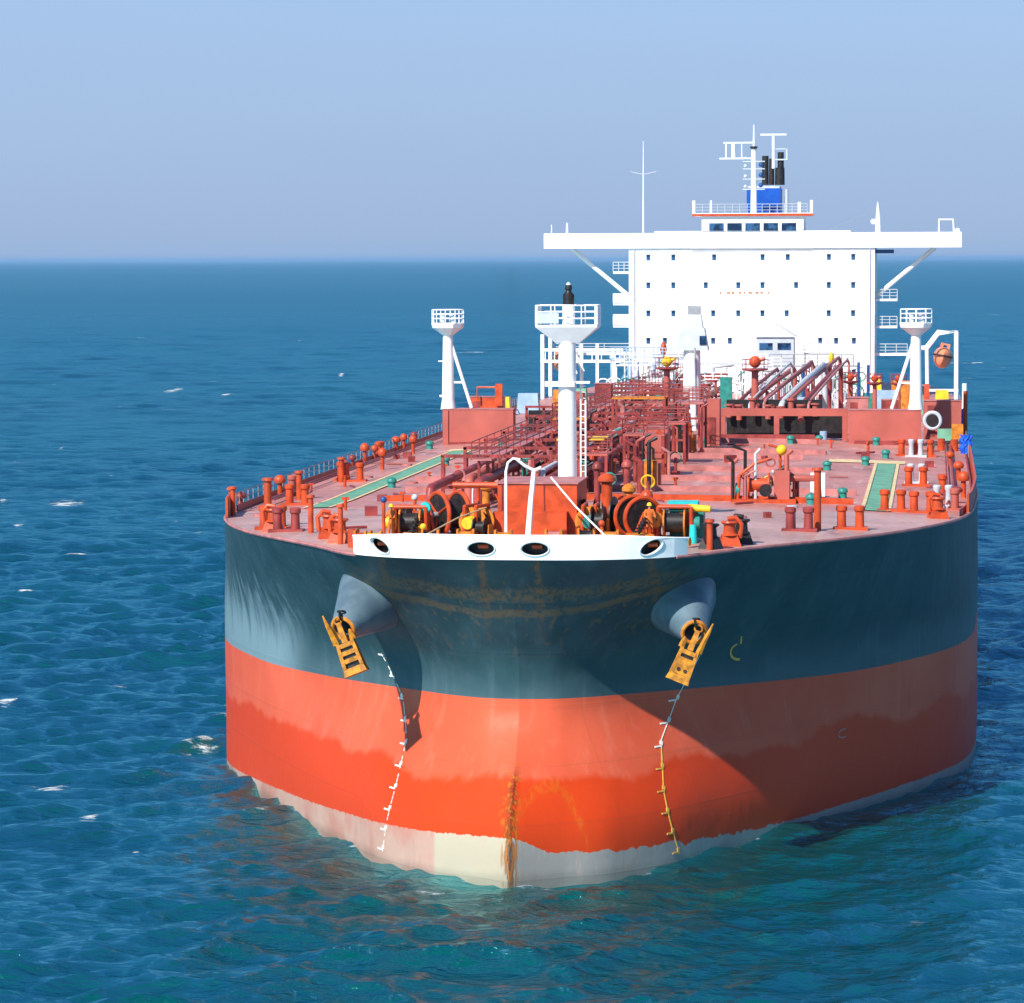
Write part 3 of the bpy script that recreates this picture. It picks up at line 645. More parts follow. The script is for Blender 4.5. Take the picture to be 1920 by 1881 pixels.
# ------------------------------------------------------------------ bollards, posts, hatches
def bollard_mesh(mat, gap=.95, r=.25, h=1.15):
    b = MB().box(-gap/2-.45, gap/2+.45, -.42, .42, -.05, .12)
    for s in (-1, 1): b.lathe((s*gap/2, 0, .1), [(0, r), (h*.7, r*.9), (h*.78, r*1.2), (h*.95, r*1.2), (h, r*.9), (h, .02)], 18)
    return b.build('mooring_bollard', mat, ship, (0, 0, -50))
bo = bollard_mesh('orange'); bw_ = bollard_mesh('palegrey', .7, .2, 1.2); ship_bollards = []
first = True
for u, v, k in ((17.7, 100.6, 0), (18.9, 100.7, 0), (18.5, 66.8, 0), (17.3, 42.4, 0), (19.0, 42.0, 0), (20.9, 46.7, 1), (15.3, 24.2, 0), (12.7, 21.3, 0), (-19.1, 69, 0), (-20.2, 71, 1), (-18.6, 46, 0), (-15.4, 21.8, 0), (-14.2, 19.4, 0), (-20.9, 57, 1), (-22.0, 98, 1), (20.2, 60, 1)):
    loc = (u, v, deckz(u, v)); rz = R(90)*k
    if first: bo.location = loc; first = False
    else: vary(part_copy(bo, loc, rz, ship))
first = True
for u, v in ((18.3, 100), (18.5, 69.4), (20.2, 49)):
    loc = (u, v, deckz(u, v))
    if first: bw_.location = loc; first = False
    else: part_copy(bw_, loc, 0, ship)
# mushroom vents
mv = MB().cyl(0, 0, -.05, 1.15, .16).lathe((0, 0, 1.0), [(-.1, .18), (-.12, .32), (.05, .38), (.24, .33), (.36, .18), (.4, .02)], 18).build('mushroom_vent', 'orange', ship); first = True
for u, v in ((-21.4, 55), (-20.9, 57.5), (-21.6, 43.5), (-22.0, 106), (-21.7, 108), (-21.5, 112), (-21.7, 84), (-21.8, 90), (-21.9, 95), (21.5, 58), (21.3, 75), (21.0, 53), (-20.6, 74), (20.8, 90), (-19.2, 82), (-20.2, 103)):
    loc = (u, v, deckz(u, v))
    if first: mv.location = loc; first = False
    else:
        c = part_copy(mv, loc, 0, ship); vary(c); k_ = random.uniform(.75, 1.15); c.scale = (k_, k_, random.uniform(.7, 1.2))
# tank hatches (teal)
hm = MB().cyl(0, 0, -.05, .4, .26, n=20).lathe((0, 0, .4), [(-.05, .33), (.08, .33), (.2, .24), (.26, .02)], 20).build('tank_hatch', 'teal', ship); first = True
for u, v in ((19.4, 107.8), (12.3, 80.2), (14.1, 53), (12.4, 46.1), (14.8, 87.1), (16.1, 96.5), (15.1, 114), (-19.8, 109), (-14.2, 110), (-15.2, 61), (-15.1, 85), (1.8, 108), (-12.5, 95), (8.4, 113), (10.6, 114)):
    loc = (u, v, deckz(u, v))
    if first: hm.location = loc; first = False
    else: part_copy(hm, loc, 0, ship)
# tall single posts and roller fairleads near the shell
def post(u, v, h, r=.2, mt='orange', zb=None):
    zz = deckz(u, v)-.05; o = MB().cyl(u, v, zz, zz+h, r, r*.92).build('mooring_post', mt, ship); MB().cyl(u, v, zz+h-.02, zz+h+.12, r*1.5, r*1.35).build('post_cap', mt, o); return o
post(-15.9, 23.0, 2.6, .22); post(13.6, 22.6, 3.2, .20); post(-19.6, 52, 1.7); post(-12.6, 17.8, 1.9, .15); post(-19.8, 68.5, 1.6); post(-9.6, 9.6, 1.9, .14); post(8.9, 7.6, 1.4, .16); post(-20.6, 36.5, 1.6, .16); post(12.3, 21.8, 1.2, .2, 'palegrey')
post(-21.4, 40.0, 1.4, .2)
def pedestal_fairlead(u, v, rz, mt='orange'):
    zz = deckz(u, v)-.05; root = empty('pedestal_fairlead', (u, v, zz), ship, rz)
    MB().frustum((-.55, .55, -.45, .45), (-.38, .38, -.3, .3), 0, .55).build('pedestal', mt, root)
    MB().lathe((0, 0, .55), [(0, .46), (.10, .32), (.5, .28), (.62, .44), (.7, .40), (.7, .02)], 20).build('roller', mt, root)
    MB().tube([(-.5, 0, .4), (-.58, 0, 1.1), (-.3, 0, 1.42), (.1, 0, 1.35)], .12, 8).build('rope_guard', mt, root)
    return root
for a in ((-10.9, 13.6, .3), (-9.8, 10.6, -.2), (-15.0, 19.9, 0), (9.7, 10.4, 3.3), (19.9, 37.4, .4)): pedestal_fairlead(*a)
for a in ((8.9, 8.3, 1.2), (10.2, 12.0, .2)): pedestal_fairlead(*a, mt='black')

# ------------------------------------------------------------------ foremast
zf = deckz(0, 26)
fm = MB().cyl(0, 26, zf-.1, 25.5, .52, .46, n=24).build('foremast', 'pole_white', ship); fm['label'] = 'white foremast behind the forward deck house'
MB().frustum((-.6, .7, 25.6, 26.4), (-1.62, 1.72, 25.0, 27.0), 24.7, 25.55).box(-1.62, 1.72, 25.0, 27.0, 25.551, 25.66).build('platform', 'pole_white', fm)
b = MB()
for x0, x1, y0, y1 in ((-1.6, 1.7, 25.02, 25.02), (-1.6, 1.7, 26.98, 26.98), (-1.6, -1.6, 25.02, 26.98), (1.7, 1.7, 25.02, 26.98)):
    for h in (.35, .7, 1.05): b.tube([(x0, y0, 25.66+h), (x1, y1, 25.66+h)], .035, 5)
    for t in np.linspace(0, 1, 5): b.tube([(x0+(x1-x0)*t, y0+(y1-y0)*t, 25.6), (x0+(x1-x0)*t, y0+(y1-y0)*t, 26.72)], .035, 5)
b.box(-1.62, -1.5, 24.98, 27.0, 25.66, 26.7).box(1.58, 1.74, 24.98, 27.0, 25.66, 26.7).build('platform_railing', 'pole_white', fm)
MB().box(-1.5, -.35, 24.96, 25.0, 25.75, 26.3).build('rail_sheet', 'palegrey', fm)
MB().cyl(.08, 26, 25.6, 26.75, .34, .34).build('lamp_pedestal', 'pole_white', fm)
MB().lathe((.08, 26, 26.72), [(0, .30), (.55, .31), (.72, .16), (.80, .15), (.85, .20), (1.08, .17), (1.1, .02)], 20).build('horn_lamp', 'black', fm)
MB().lathe((.08, 26, 27.8), [(0, .15), (.12, .10), (.16, .01)], 14).build('lamp_dome', 'palegrey', fm)
MB().box(-1.15, .45, 25.35, 25.75, 22.35, 22.62).box(.3, 1.25, 25.7, 26.1, 22.5, 22.62).build('spreader_bracket', 'pole_white', fm)
b = MB().tube([(.72, 26.1, zf+.5), (.72, 26.1, 22.4)], .05, 6).tube([(.98, 26.1, zf+.5), (.98, 26.1, 21.6)], .05, 6)
for k in range(20): b.tube([(.72, 26.1, zf+.9+k*.33), (.98, 26.1, zf+.9+k*.33)], .025, 4)
b.build('ladder', 'pole_white', fm)

# ------------------------------------------------------------------ midship walls and derrick posts
def samson(s, label):
    u0, u1 = (-19.6, -13.9) if s < 0 else (12.9, 18.6); v = 115.; zt = 17.15
    wl_ = MB().box(u0, u1, v, v+1.6, deckz(u0, v)-.3, zt).build('breakwater_wall', 'red', ship)
    MB().box(u0-.04, u1+.04, v-.05, v+1.65, zt+.001, zt+.07).build('wall_top', 'pinkpipe', wl_)
    MB().box(u0 if s < 0 else u1-.45, u0+.45 if s < 0 else u1, v-.12, v-.001, deckz(u0, v)-.2, zt-.05).build('wall_buttress', 'red', wl_)
    MB().box(u0+.46, u1-.02, v-.06, v-.001, deckz(u0, v)-.2, deckz(u0, v)+.22).build('wall_footing', 'darkred', wl_)
    pu = u0+.33 if s < 0 else u1-.42
    p = MB().tube([(pu, v+.8, zt), (pu, v+.8, zt+.8), (pu, v+.8, 23.2)], [.62, .50, .40], 24).build('derrick_post', 'pole_white', ship); p['label'] = label
    br = MB().tube([(pu-s*1.9, v+.8, zt+.1), (pu-s*.25, v+.8, 22.5)], .14, 8).tube([(pu-s*1.25, v+.8, 19.3), (pu, v+.8, 19.3)], .10, 6)
    br.build('brace', 'pole_white', p)
    if s < 0:
        MB().tube([(pu-.8, v+.8, 21.0), (pu+.2, v+.8, 21.0)], .05, 5).tube([(pu-.7, v+.8, 18.2), (pu, v+.8, 18.2)], .09, 5).build('side_rung', 'pole_white', p)
    N = 10; P = []; pr = [(23.1, .42), (23.7, 1.25), (24.0, 1.32), (24.1, 1.32), (24.1, .02)]
    b = MB().lathe((pu, v+.8, 0), pr, N); b.sm = [False]*len(b.sm); b.build('lookout_platform', 'pole_white', p)
    b = MB()
    for h in (24.45, 24.8, 25.15): b.tube([(pu+1.28*math.cos(2*math.pi*i/N+.3), v+.8+1.28*math.sin(2*math.pi*i/N+.3), h) for i in range(N+1)], .045, 5)
    for i in range(N): b.tube([(pu+1.28*math.cos(2*math.pi*i/N+.3), v+.8+1.28*math.sin(2*math.pi*i/N+.3), 24.05), (pu+1.28*math.cos(2*math.pi*i/N+.3), v+.8+1.28*math.sin(2*math.pi*i/N+.3), 25.15)], .045, 5)
    b.build('platform_railing', 'pole_white', p)
    [MB().box(pu+a, pu+a+.4, v+.1, v+.4, 24.1, 24.8).build('floodlight', 'palegrey', p) for a in (-.6, .2)]
samson(-1, 'white post with railed platform on the left red wall'); samson(1, 'white post with railed platform on the right red wall')
# manifold cross structure
v = 117
b = MB().box(2.6, 12.8, v, v+.5, 16.6, 17.2).build('manifold_beam', 'red', ship)
[MB().box(a, a+.42, v-.02, v+.48, 14.6, 16.59).build('beam_leg', 'red', b) for a in (6.9, 2.6, 12.35)]
MB().box(3.01, 12.29, v+2.6, v+2.8, 14.7, 16.6).build('beam_shade_panel', 'black', b)  # black panel put in for the dark openings under the beam
MB().box(2.6, 10.2, v-1.3, v-.4, 14.7, 15.15).build('drip_tray', 'darkred', ship)
man = MB().tube([(0, 0, -.2), (0, 0, .75)], .24, 14).lathe((0, 0, .75), [(0, .02), (0, .38), (.12, .38), (.12, .02)], 18).build('manifold_stub', 'red', ship); first = True
for k in range(8):
    loc = (3.2+k*1.0+.2*math.sin(k*5), 119+.6*math.sin(k*3), 16.6+.25*math.sin(k*4))
    if first: man.location = loc; first = False
    else: c = part_copy(man, loc, 0, ship); c.scale = (1, 1, .8+.5*abs(math.sin(k*2.3)))
MB().box(2.8, 10.6, 122.0, 122.3, 14.7, 17.7).build('pipe_shade_panel', 'black', ship)  # black sheet painting the dark gaps between the pipes
for k, (u, r, mt, zz, du, ln) in enumerate(((3.3, .20, 'darkred', 17.2, 2.6, 22), (4.0, .30, 'red', 17.0, 3.0, 30), (4.7, .14, 'palegrey', 17.6, 2.2, 26), (5.3, .26, 'darkred', 17.3, 3.2, 34), (5.9, .18, 'pinkpipe', 17.7, 2.8, 28), (6.5, .32, 'darkred', 17.1, 3.4, 36), (7.3, .36, 'palegrey', 17.5, 2.6, 24), (8.0, .22, 'red', 17.8, 2.9, 36), (8.7, .28, 'darkred', 17.2, 2.4, 32), (9.5, .16, 'pinkpipe', 17.6, 2.2, 36))):
    MB().tube([(u, 121, zz-1.2), (u, 121.3, zz-.3), (u+.1, 122.2, zz), (u+du*.5, 122+ln*.5, zz+1.2), (u+du, 122+ln, zz+2.3), (u+du+.1, 123+ln, zz+2.0), (u+du+.1, 123.2+ln, 15)], r*.72, 10).build('crossover_pipe', mt, ship)
for k in range(7):
    u = 3.6+k*1.05; MB().box(u-.14, u+.14, 126+k*2, 126.3+k*2, 14.7, 17.5+.3*(k % 3)).build('pipe_support', 'darkred' if k % 2 else 'red', ship)
# left manifold framework
b = MB()
for u in (-13.2, -11.8, -9.9, -8.6): b.box(u-.1, u+.1, 118.2, 118.4, 14.8, 17.3)
for z in (15.7, 16.5, 17.25): b.box(-13.3, -8.4, 118.0, 118.19, z-.09, z+.09)
b.build('valve_rack', 'darkred', ship)
MB().box(-13.2, -8.5, 119.5, 119.7, 14.8, 16.9).build('rack_shade_panel', 'black', ship)  # black panel standing for the dark behind the rack
MB().box(-11.7, -10.1, 118.6, 119.4, 14.8, 15.9).build('equipment_locker', 'pinkpipe', ship)
for (u0, u1, v, z1, mt) in ((-20.6, -17.6, 138, 17.2, 'orange'), (-12.5, -10.4, 136, 17.7, 'red'), (-9.8, -8.3, 140, 18.3, 'darkred'), (18.8, 21.8, 120, 17.7, 'red'), (12.4, 14.2, 128, 17.6, 'pinkpipe'), (15.3, 16.7, 126, 17.5, 'darkred')):
    o = MB().box(u0, u1, v, v+1.6, 14.6, z1).build('equipment_locker', mt, ship); MB().box(u0-.05, u1+.05, v-.06, v+1.66, z1+.001, z1+.07).build('locker_roof', 'pinkpipe', o)
    MB().box(u0+.3, u0+.9, v-.05, v-.001, 14.9, z1-.35).build('locker_door', 'darkred', o)
o = MB().tube([(-19.8, 137.5, 17.0), (-19.8, 137.5, 18.1), (-18.0, 137.5, 18.1)], .09).box(-18.2, -17.6, 137.2, 137.9, 16.5, 18.4).build('hose_hanger', 'orange', ship)
# right side outboard of the wall: hose reel, drums, lockers
o = MB().ring((19.5, 114.4, 16.4), (0, 1, 0), .62, .16, 24, 8).build('hose_reel', 'palegrey', ship); MB().lathe((19.5, 114.4, 16.4), [(-.2, .02), (-.2, .48), (.2, .48), (.2, .02)], 18, (0, 1, 0)).build('hose_coil', 'black', o)
MB().box(19.9, 21.5, 112.6, 113.5, 14.9, 15.8).build('equipment_locker', 'green', ship)
MB().box(21.0, 21.9, 112, 113, 15.0, 16.2).build('equipment_locker', 'rustorange', ship)

# loose drums standing on deck
def drum(u, v, mat, label):
    r = empty('drum'); zz = deckz(u, v)+.0; r.matrix_world = SHIP @ Matrix.Translation((u, v, zz))
    MB().lathe((0, 0, 0), [(0, .02), (0, .29), (.28, .29), (.30, .31), (.32, .29), (.58, .29), (.60, .31), (.62, .29), (.88, .29), (.88, .27), (.86, .02)], 20).build('barrel', mat, r)
    MB().cyl(.14, 0, .86, .90, .04).build('bung', 'steel', r)
    tag(r, label, 'drum', 'oil drums on deck')
drum(20.2, 110.6, 'orange', 'orange drum standing right of the right hand wall, left of the two')
drum(21.2, 110.2, 'orange', 'orange drum next to the ship side right of the right hand wall')
drum(10.9, 115.6, 'skyblue', 'pale blue drum at the foot of the right hand wall')
drum(-8.6, 7.6, 'orange', 'orange drum beside the left end of the white bow bulwark')
# blue covers tied at the right rail
def tarp(u, v, z0, w_, h, label):
    P = []; F = []; A, B = 10, 12
    for j in range(B+1):
        for i in range(A+1):
            x = (i/A-.5)*w_; z = h*(1-j/B); bul = .35*math.sin(math.pi*i/A)*(.6+.4*j/B)+.06*math.sin(i*2.1+j*.7)
            P.append((x+.08*math.sin(j*1.3), -bul, z+.06*math.sin(i*1.9)*(j == 0)))
    for j in range(B+1):
        for i in range(A+1): P.append((P[j*(A+1)+i][0], .12, P[j*(A+1)+i][2]))
    N = (A+1)*(B+1)
    for j in range(B):
        for i in range(A): a = j*(A+1)+i; F += [(a, a+1, a+A+2, a+A+1), (N+a+A+1, N+a+A+2, N+a+1, N+a)]
    rim = [i for i in range(A+1)]+[(A+1)*j+A for j in range(1, B+1)]+[B*(A+1)+i for i in range(A-1, -1, -1)]+[(A+1)*j for j in range(B-1, 0, -1)]
    for k in range(len(rim)): a, c = rim[k], rim[(k+1) % len(rim)]; F.append((a, N+a, N+c, c))
    o = MB().add(P, F, True).build('tarpaulin', 'tarp'); o.matrix_world = SHIP @ Matrix.Translation((u, v, z0)); tag(o, label, 'tarpaulin', 'blue tarpaulins on the right rail')
tarp(21.75, 124, 14.9, 1.0, 2.0, 'larger upright blue tarpaulin hung at the right rail beside the red wall')
tarp(22.0, 100, 14.6, .9, 1.4, 'smaller blue tarpaulin lower down the right rail above the orange bulwark')
MB().cyl(22.15, 123, 14.2, 18.4, .18).build('side_post', 'orange', ship); MB().cyl(22.1, 126, 14.2, 18.9, .25, .2).build('side_post', 'white', ship)

# ------------------------------------------------------------------ pipes along the deck, centre-left, on frames
pr = [(-9.0, 16.1, .26, 'darkred'), (-8.35, 16.0, .20, 'pinkpipe'), (-7.7, 16.15, .28, 'red'), (-7.0, 16.0, .16, 'palegrey'), (-6.4, 16.3, .30, 'darkred'), (-5.6, 16.1, .22, 'darkred'), (-5.0, 16.75, .18, 'pinkpipe'), (-4.3, 16.2, .30, 'red'), (-3.5, 16.6, .16, 'palegrey'), (-2.9, 16.2, .26, 'darkred'), (-2.2, 16.9, .14, 'red'), (-1.6, 16.3, .24, 'darkred')]
for i, (u, z, r, mt) in enumerate(pr):
    v0 = 36+((i*7) % 9)*1.4+(0 if u < -6 else 6); v1 = 196
    MB().tube([(u, v0, deckz(u, v0)-.1), (u, v0, z-.5), (u, v0+.15, z-.15), (u, v0+.5, z), (u, 70, z), (u, 120, z), (u, v1, z), (u, v1+.5, z-.4), (u, v1+.5, 14.3)], r, 10).build('cargo_pipe', mt, ship)
fr_ = MB(); fr0 = MB()
fr0.box(-9.5, -1.1, -.12, .12, 0, .18); 
for u in (-9.4, -6.7, -4.0, -1.2): fr0.box(u-.1, u+.1, -.1, .1, -1.6, 2.0)
fr0.box(-9.5, -1.1, -.10, .10, 1.85, 2.05)
fo = fr0.build('pipe_frame', 'darkred', ship); fo.location = (0, 44, 15.55)
for k in range(1, 16): part_copy(fo, (0, 44+k*9.8, 15.5), 0, ship)
fl = MB().ring((0, 0, 0), (0, 1, 0), .36, .07, 16, 6).build('pipe_flange', 'pinkpipe', ship); first = True
for i, (u, z, r, mt) in enumerate(pr[::1]):
    for v in np.arange(48+i*1.7, 190, 23.0):
        if first: fl.location = (u, v, z); first = False
        elif i % 2 == 0: part_copy(fl, (u, float(v), z), 0, ship)
sf = [MB().box(-.3, .3, -.25, .25, -.05, .45).build('deck_fitting', 'darkred', ship), MB().cyl(0, 0, -.05, .7, .09).box(-.2, .2, -.06, .06, .55, .7).build('sounding_pipe', 'orange', ship), MB().tube([(-.8, 0, .12), (.8, 0, .12)], .08, 6).build('deck_rod', 'darkred', ship), MB().lathe((0, 0, 0), [(-.05, .45), (.12, .45), (.16, .1)], 16).build('manhole_cover', 'pinkpipe', ship)]
seen_ = set()
rf = random.Random(21)
for k in range(90):
    u = rf.uniform(2.5, 20.5) if k % 2 else rf.uniform(-20.5, -10.5); v = rf.uniform(18 if abs(u) < 11 else 30, 112)
    if 15 < abs(u) < 18: continue
    i_ = rf.randrange(4); loc = (u, v, deckz(u, v))
    if i_ not in seen_: sf[i_].location = loc; seen_.add(i_)
    else: c = part_copy(sf[i_], loc, rf.uniform(0, 3.1), ship); k_ = rf.uniform(.6, 1.2); c.scale = (k_, k_, k_)
# raised catwalk over the pipes
b = MB().box(-7.4, -6.2, 42, 196, 17.35, 17.43); cw = b.build('catwalk', 'pinkpipe', ship)
for u in (-7.4, -6.2): 
    q = railing('catwalk_railing', [(u, v, 17.4) for v in np.arange(42, 197, 3.5)], 1.05, 'darkred', cw, .035)
b = MB()
for v in np.arange(44, 196, 9.8): b.box(-7.3, -7.15, v-.08, v+.08, 15, 17.35).box(-6.45, -6.3, v-.08, v+.08, 15, 17.35)
b.build('catwalk_leg', 'darkred', cw)
vw = MB().cyl(0, 0, 0, .9, .05).ring((0, 0, .95), (0, 0, 1), .26, .045, 16, 6).build('valve_wheel', 'teal', ship); first = True
for k in range(34):
    u = random.choice([-9.3, -7.9, -5.9, -4.7, -2.6, -1.3, -.7]); v = 40+random.random()*120; loc = (u, v, 16.0+random.random()*.3)
    if first: vw.location = loc; first = False
    else:
        c = part_copy(vw, loc, 0, ship)
# centre tower of platforms and box, right of the pipes
def platform(u0, u1, v0, v1, z, mt, leg='darkred', rail=True):
    o = MB().box(u0, u1, v0, v1, z-.12, z).build('work_platform', mt, ship)
    for u in (u0+.1, u1-.1):
        for v in (v0+.1, v1-.1): MB().box(u-.09, u+.09, v-.09, v+.09, deckz(u, v)-.1, z-.121).build('platform_leg', leg, o)
    MB().box(u0, u1, v0+.2, v0+.3, z-1.3, z-1.15).build('platform_tie', leg, o)
    if rail: railing('platform_railing', [(u0, v0, z), ((u0+u1)/2, v0, z), (u1, v0, z), (u1, v1, z), ((u0+u1)/2, v1, z), (u0, v1, z), (u0, v0, z)], 1.0, leg, o, .04)
platform(-4.6, -1.5, 62, 66, 17.6, 'yellow', 'darkred', False); platform(-1.0, 1.8, 70, 73, 17.5, 'red'); platform(-4.2, -.2, 96, 99, 18.9, 'rustorange'); platform(-1.0, 2.2, 84, 87, 17.6, 'red'); platform(.2, 2.4, 100, 104, 18.4, 'pinkpipe'); platform(-2.6, 1.6, 108, 111, 18.0, 'red')
platform(-6.6, -4.2, 78, 80, 18.2, 'rustorange'); platform(-3.5, -.3, 52, 55, 17.2, 'red')
bx = MB().box(0.0, 1.55, 76, 78, 14.6, 17.6).build('valve_house', 'red', ship); MB().box(-.05, 1.6, 75.95, 78.05, 17.601, 17.7).build('house_roof', 'pinkpipe', bx)
bx = MB().box(1.7, 3.1, 108, 110, 14.6, 18.3).build('valve_house', 'red', ship); MB().box(2.0, 2.8, 107.94, 107.999, 14.9, 16.9).build('house_door', 'darkred', bx)
for k in range(64):
    u = random.uniform(-5.5, 2.4); v = random.uniform(50, 112); h = random.uniform(1.2, 3.4); r = random.uniform(.08, .22)
    post_ = MB().tube([(u, v, deckz(u, v)-.1), (u, v, deckz(u, v)+h), (u+random.choice((-.5, .5)), v, deckz(u, v)+h+.3)], r, 8).build('riser_pipe', random.choice(['darkred', 'red', 'darkred', 'orange', 'black', 'darkred', 'pinkpipe']), ship)
    if k % 3 == 0: MB().box(u-.4, u+.4, v+.6, v+1.4, deckz(u, v)-.05, deckz(u, v)+h*.6).build('machinery_box', random.choice(['darkred', 'red', 'black', 'rustorange']), ship)
# fire monitors on posts
def monitor(u, v, z1, mt, bmt, big=1.0, label=None):
    zz = deckz(u, v)-.1; o = MB().cyl(u, v, zz, z1, .30*big, .24*big, 14).build('fire_monitor_post', mt, ship)
    MB().lathe((u, v, z1-.15), [(-.1, .25), (.1, .95*big), (.2, .95*big), (.2, .02)], 12).build('monitor_platform', 'darkred', o)
    MB().ball((u, v, z1+.5*big), .42*big).tube([(u, v, z1+.5*big), (u+.7*big, v-.1, z1+.75*big)], .13*big).build('fire_monitor', bmt, o)
    railing('monitor_railing', [(u+.9*big*math.cos(t), v+.9*big*math.sin(t), z1) for t in np.linspace(0, 2*math.pi, 9)], .8, 'darkred', o, .025, bars=2)
    if label: o['label'] = label
monitor(-1.3, 112, 20.6, 'red', 'yellow', 1, 'tall red post topped by a yellow fire monitor')
monitor(4.8, 128, 20.0, 'red', 'orange', 1.2, 'stout red fire monitor post with orange head')
monitor(12.2, 150, 18.2, 'red', 'orange', .8); monitor(14.3, 152, 18.0, 'red', 'orange', .8); monitor(16.4, 154, 17.9, 'red', 'orange', .8)
# cluster of hose gear on the right deck
def gear_cluster():
    root = empty('hose_winch', (9.6, 47.5, deckz(9.6, 47.5)), ship)
    MB().box(-1.9, 1.9, -1.2, 1.2, -.05, .2).build('bed', 'orange', root)
    MB().lathe((-1.0, 0, 1.0), [(0, .02), (0, .75), (.1, .75), (.1, .42), (1.2, .42), (1.2, .75), (1.3, .75), (1.3, .02)], 22, (1, 0, 0)).build('drum', 'orange', root)
    MB().box(.6, 1.5, -.7, .7, .2, 1.9).build('gear_case', 'red', root)
    MB().tube([(-1.6, -.3, .2), (-1.5, -.3, 1.6), (-.6, -.2, 2.3), (.4, 0, 2.6)], .10).tube([(.9, .3, 1.9), (.9, .3, 3.2), (.2, .3, 3.4)], .09).build('frame', 'orange', root)
    MB().lathe((-1.75, 0, .7), [(0, .02), (0, .42), (.25, .42), (.25, .02)], 16, (1, 0, 0)).build('motor', 'teal', root)
    MB().ball((1.0, 0, 3.1), .32).build('valve_bonnet', 'yellow', root)
    MB().lathe((.1, -.9, .75), [(0, .02), (0, .38), (.4, .38), (.4, .02)], 16, (0, -1, 0)).build('brake_drum', 'black', root)
    MB().tube([(1.2, .2, 1.4), (3.2, .2, 1.4), (3.2, .2, .1)], .22).build('outlet_pipe', 'red', root)
    MB().box(2.6, 3.5, 3.2, 4.2, 0.1, 1.5).build('valve_box', 'white', root)
    for k in range(14):
        x, y_, h = random.uniform(-2.2, 2.0), random.uniform(-.9, 3.5), random.uniform(.7, 3.0)
        MB().tube([(x, y_, 0), (x, y_, h), (x+random.uniform(-.8, .8), y_, h+.3)], random.uniform(.06, .16), 8).build('branch_pipe', random.choice(['orange', 'darkred', 'red', 'pinkpipe', 'black', 'palegrey']), root)
    for k in range(5): MB().ring((random.uniform(-1.6, 1.6), random.uniform(-1, 2.5), random.uniform(1.0, 2.6)), (random.uniform(-.5, .5), 1, .3), .26, .05, 14, 5).build('hand_wheel', random.choice(['yellow', 'teal', 'red']), root)
    root['label'] = 'cluster of orange winch gear on the right deck'
gear_cluster()
for (u, v, s1) in ((1.6, 58, 1), (2.4, 72, .8), (.4, 46, .9), (3.2, 40, 1.)):
    root = empty('valve_stand', (u, v, deckz(u, v)-.05), ship); MB().cyl(0, 0, 0, 1.5*s1, .1).box(-.3, .3, -.2, .2, 0, .3).build('stand', 'darkred', root); MB().ring((0, 0, 1.5*s1), (0, 1, .3), .38, .05).build('hand_wheel', random.choice(['yellow', 'green', 'teal']), root)

# ------------------------------------------------------------------ deck cranes in front of the house
def crane(u, v, label):
    root = empty('hose_crane', (u, v, 0), ship); zz = 14.6
    MB().cyl(0, 0, zz, 21.3, .85, .75, 20).build('pedestal', 'white', root)
    MB().frustum((-1.4, 1.5, -1, 1), (-.9, 1.15, -.8, .8), 21.0, 23.0).frustum((-.75, 1.0, -.7, .7), (-.55, .85, -.5, .5), 23.001, 24.2).build('slewing_house', 'palegrey', root)
    MB().box(-.35, .75, -.5, .5, 24.201, 24.95).build('winch_cover', 'steel', root)
    MB().box(.75, 1.35, -1.06, -1.01, 21.5, 22.3).build('cab_window', 'glass', root)
    MB().tube([(.0, -.8, 20.4), (.5, -7, 19.1), (1.3, -17, 17.1), (2.0, -26, 15.2)], [.36, .34, .28, .2], 8).build('jib', 'white', root)
    MB().tube([(.35, -1.4, 21.2), (.5, -2.2, 18.5), (.6, -2.2, 15)], .09).build('hanging_cable', 'steel', root)
    root['label'] = label
crane(-2.0, 150, 'grey topped white crane with its jib lowered forward')
cb = empty('control_cabin', (0, 0, 0), ship)
MB().box(1.6, 5.4, 192, 196, 14.6, 21.2).build('cabin_wall', 'palegrey', cb); MB().frustum((1.3, 5.7, 191.8, 196.2), (2.2, 3.4, 193, 195), 21.2, 22.6).build('cabin_roof', 'palegrey', cb)
for u in (1.9, 3.75): MB().box(u, u+1.35, 191.96, 191.999, 19.9, 20.6).build('window', 'glass', cb)
# rails, pipes and white lattice work in front of the accommodation
def xs(u0, u1, v, z, mt='steel', h=1.1): railing('gallery_railing', [(u, v, z) for u in np.arange(u0, u1+.01, 1.2)], h, mt, ship, .05)
gl = MB().box(3.2, 12.2, 186, 187, 18.35, 18.5).build('cross_gallery', 'steel', ship); xs(3.2, 12.2, 186, 18.5)
for u in (3.4, 7.8, 9.6, 12.0): MB().box(u-.06, u+.06, 186.2, 186.35, 14.6, 18.34).build('gallery_leg', 'pole_white', gl)
gl = MB().box(-12, 2.2, 188, 189, 18.5, 18.65).build('cross_gallery', 'palegrey', ship); xs(-12, 2.2, 188, 18.65, 'pole_white')
for u in (-11.5, -8, -4.5, -1, 1.8): MB().box(u-.08, u+.08, 188.2, 188.4, 14.6, 18.49).build('gallery_leg', 'pole_white', gl)
MB().cyl(9.4, 185, 18.5, 18.8, .12).lathe((9.4, 185, 18.8), [(0, .1), (.2, .24), (.7, .28), (1.0, .12), (1.15, .02)], 12).build('yellow_hydrant', 'yellow', ship)
MB().lathe((-7.4, 186, 19.5), [(0, .02), (.1, .25), (.6, .38), (1.0, .3), (1.35, .12), (1.4, .02)], 14).cyl(-7.4, 186, 18.6, 19.6, .12).build('orange_hydrant', 'orange', ship)
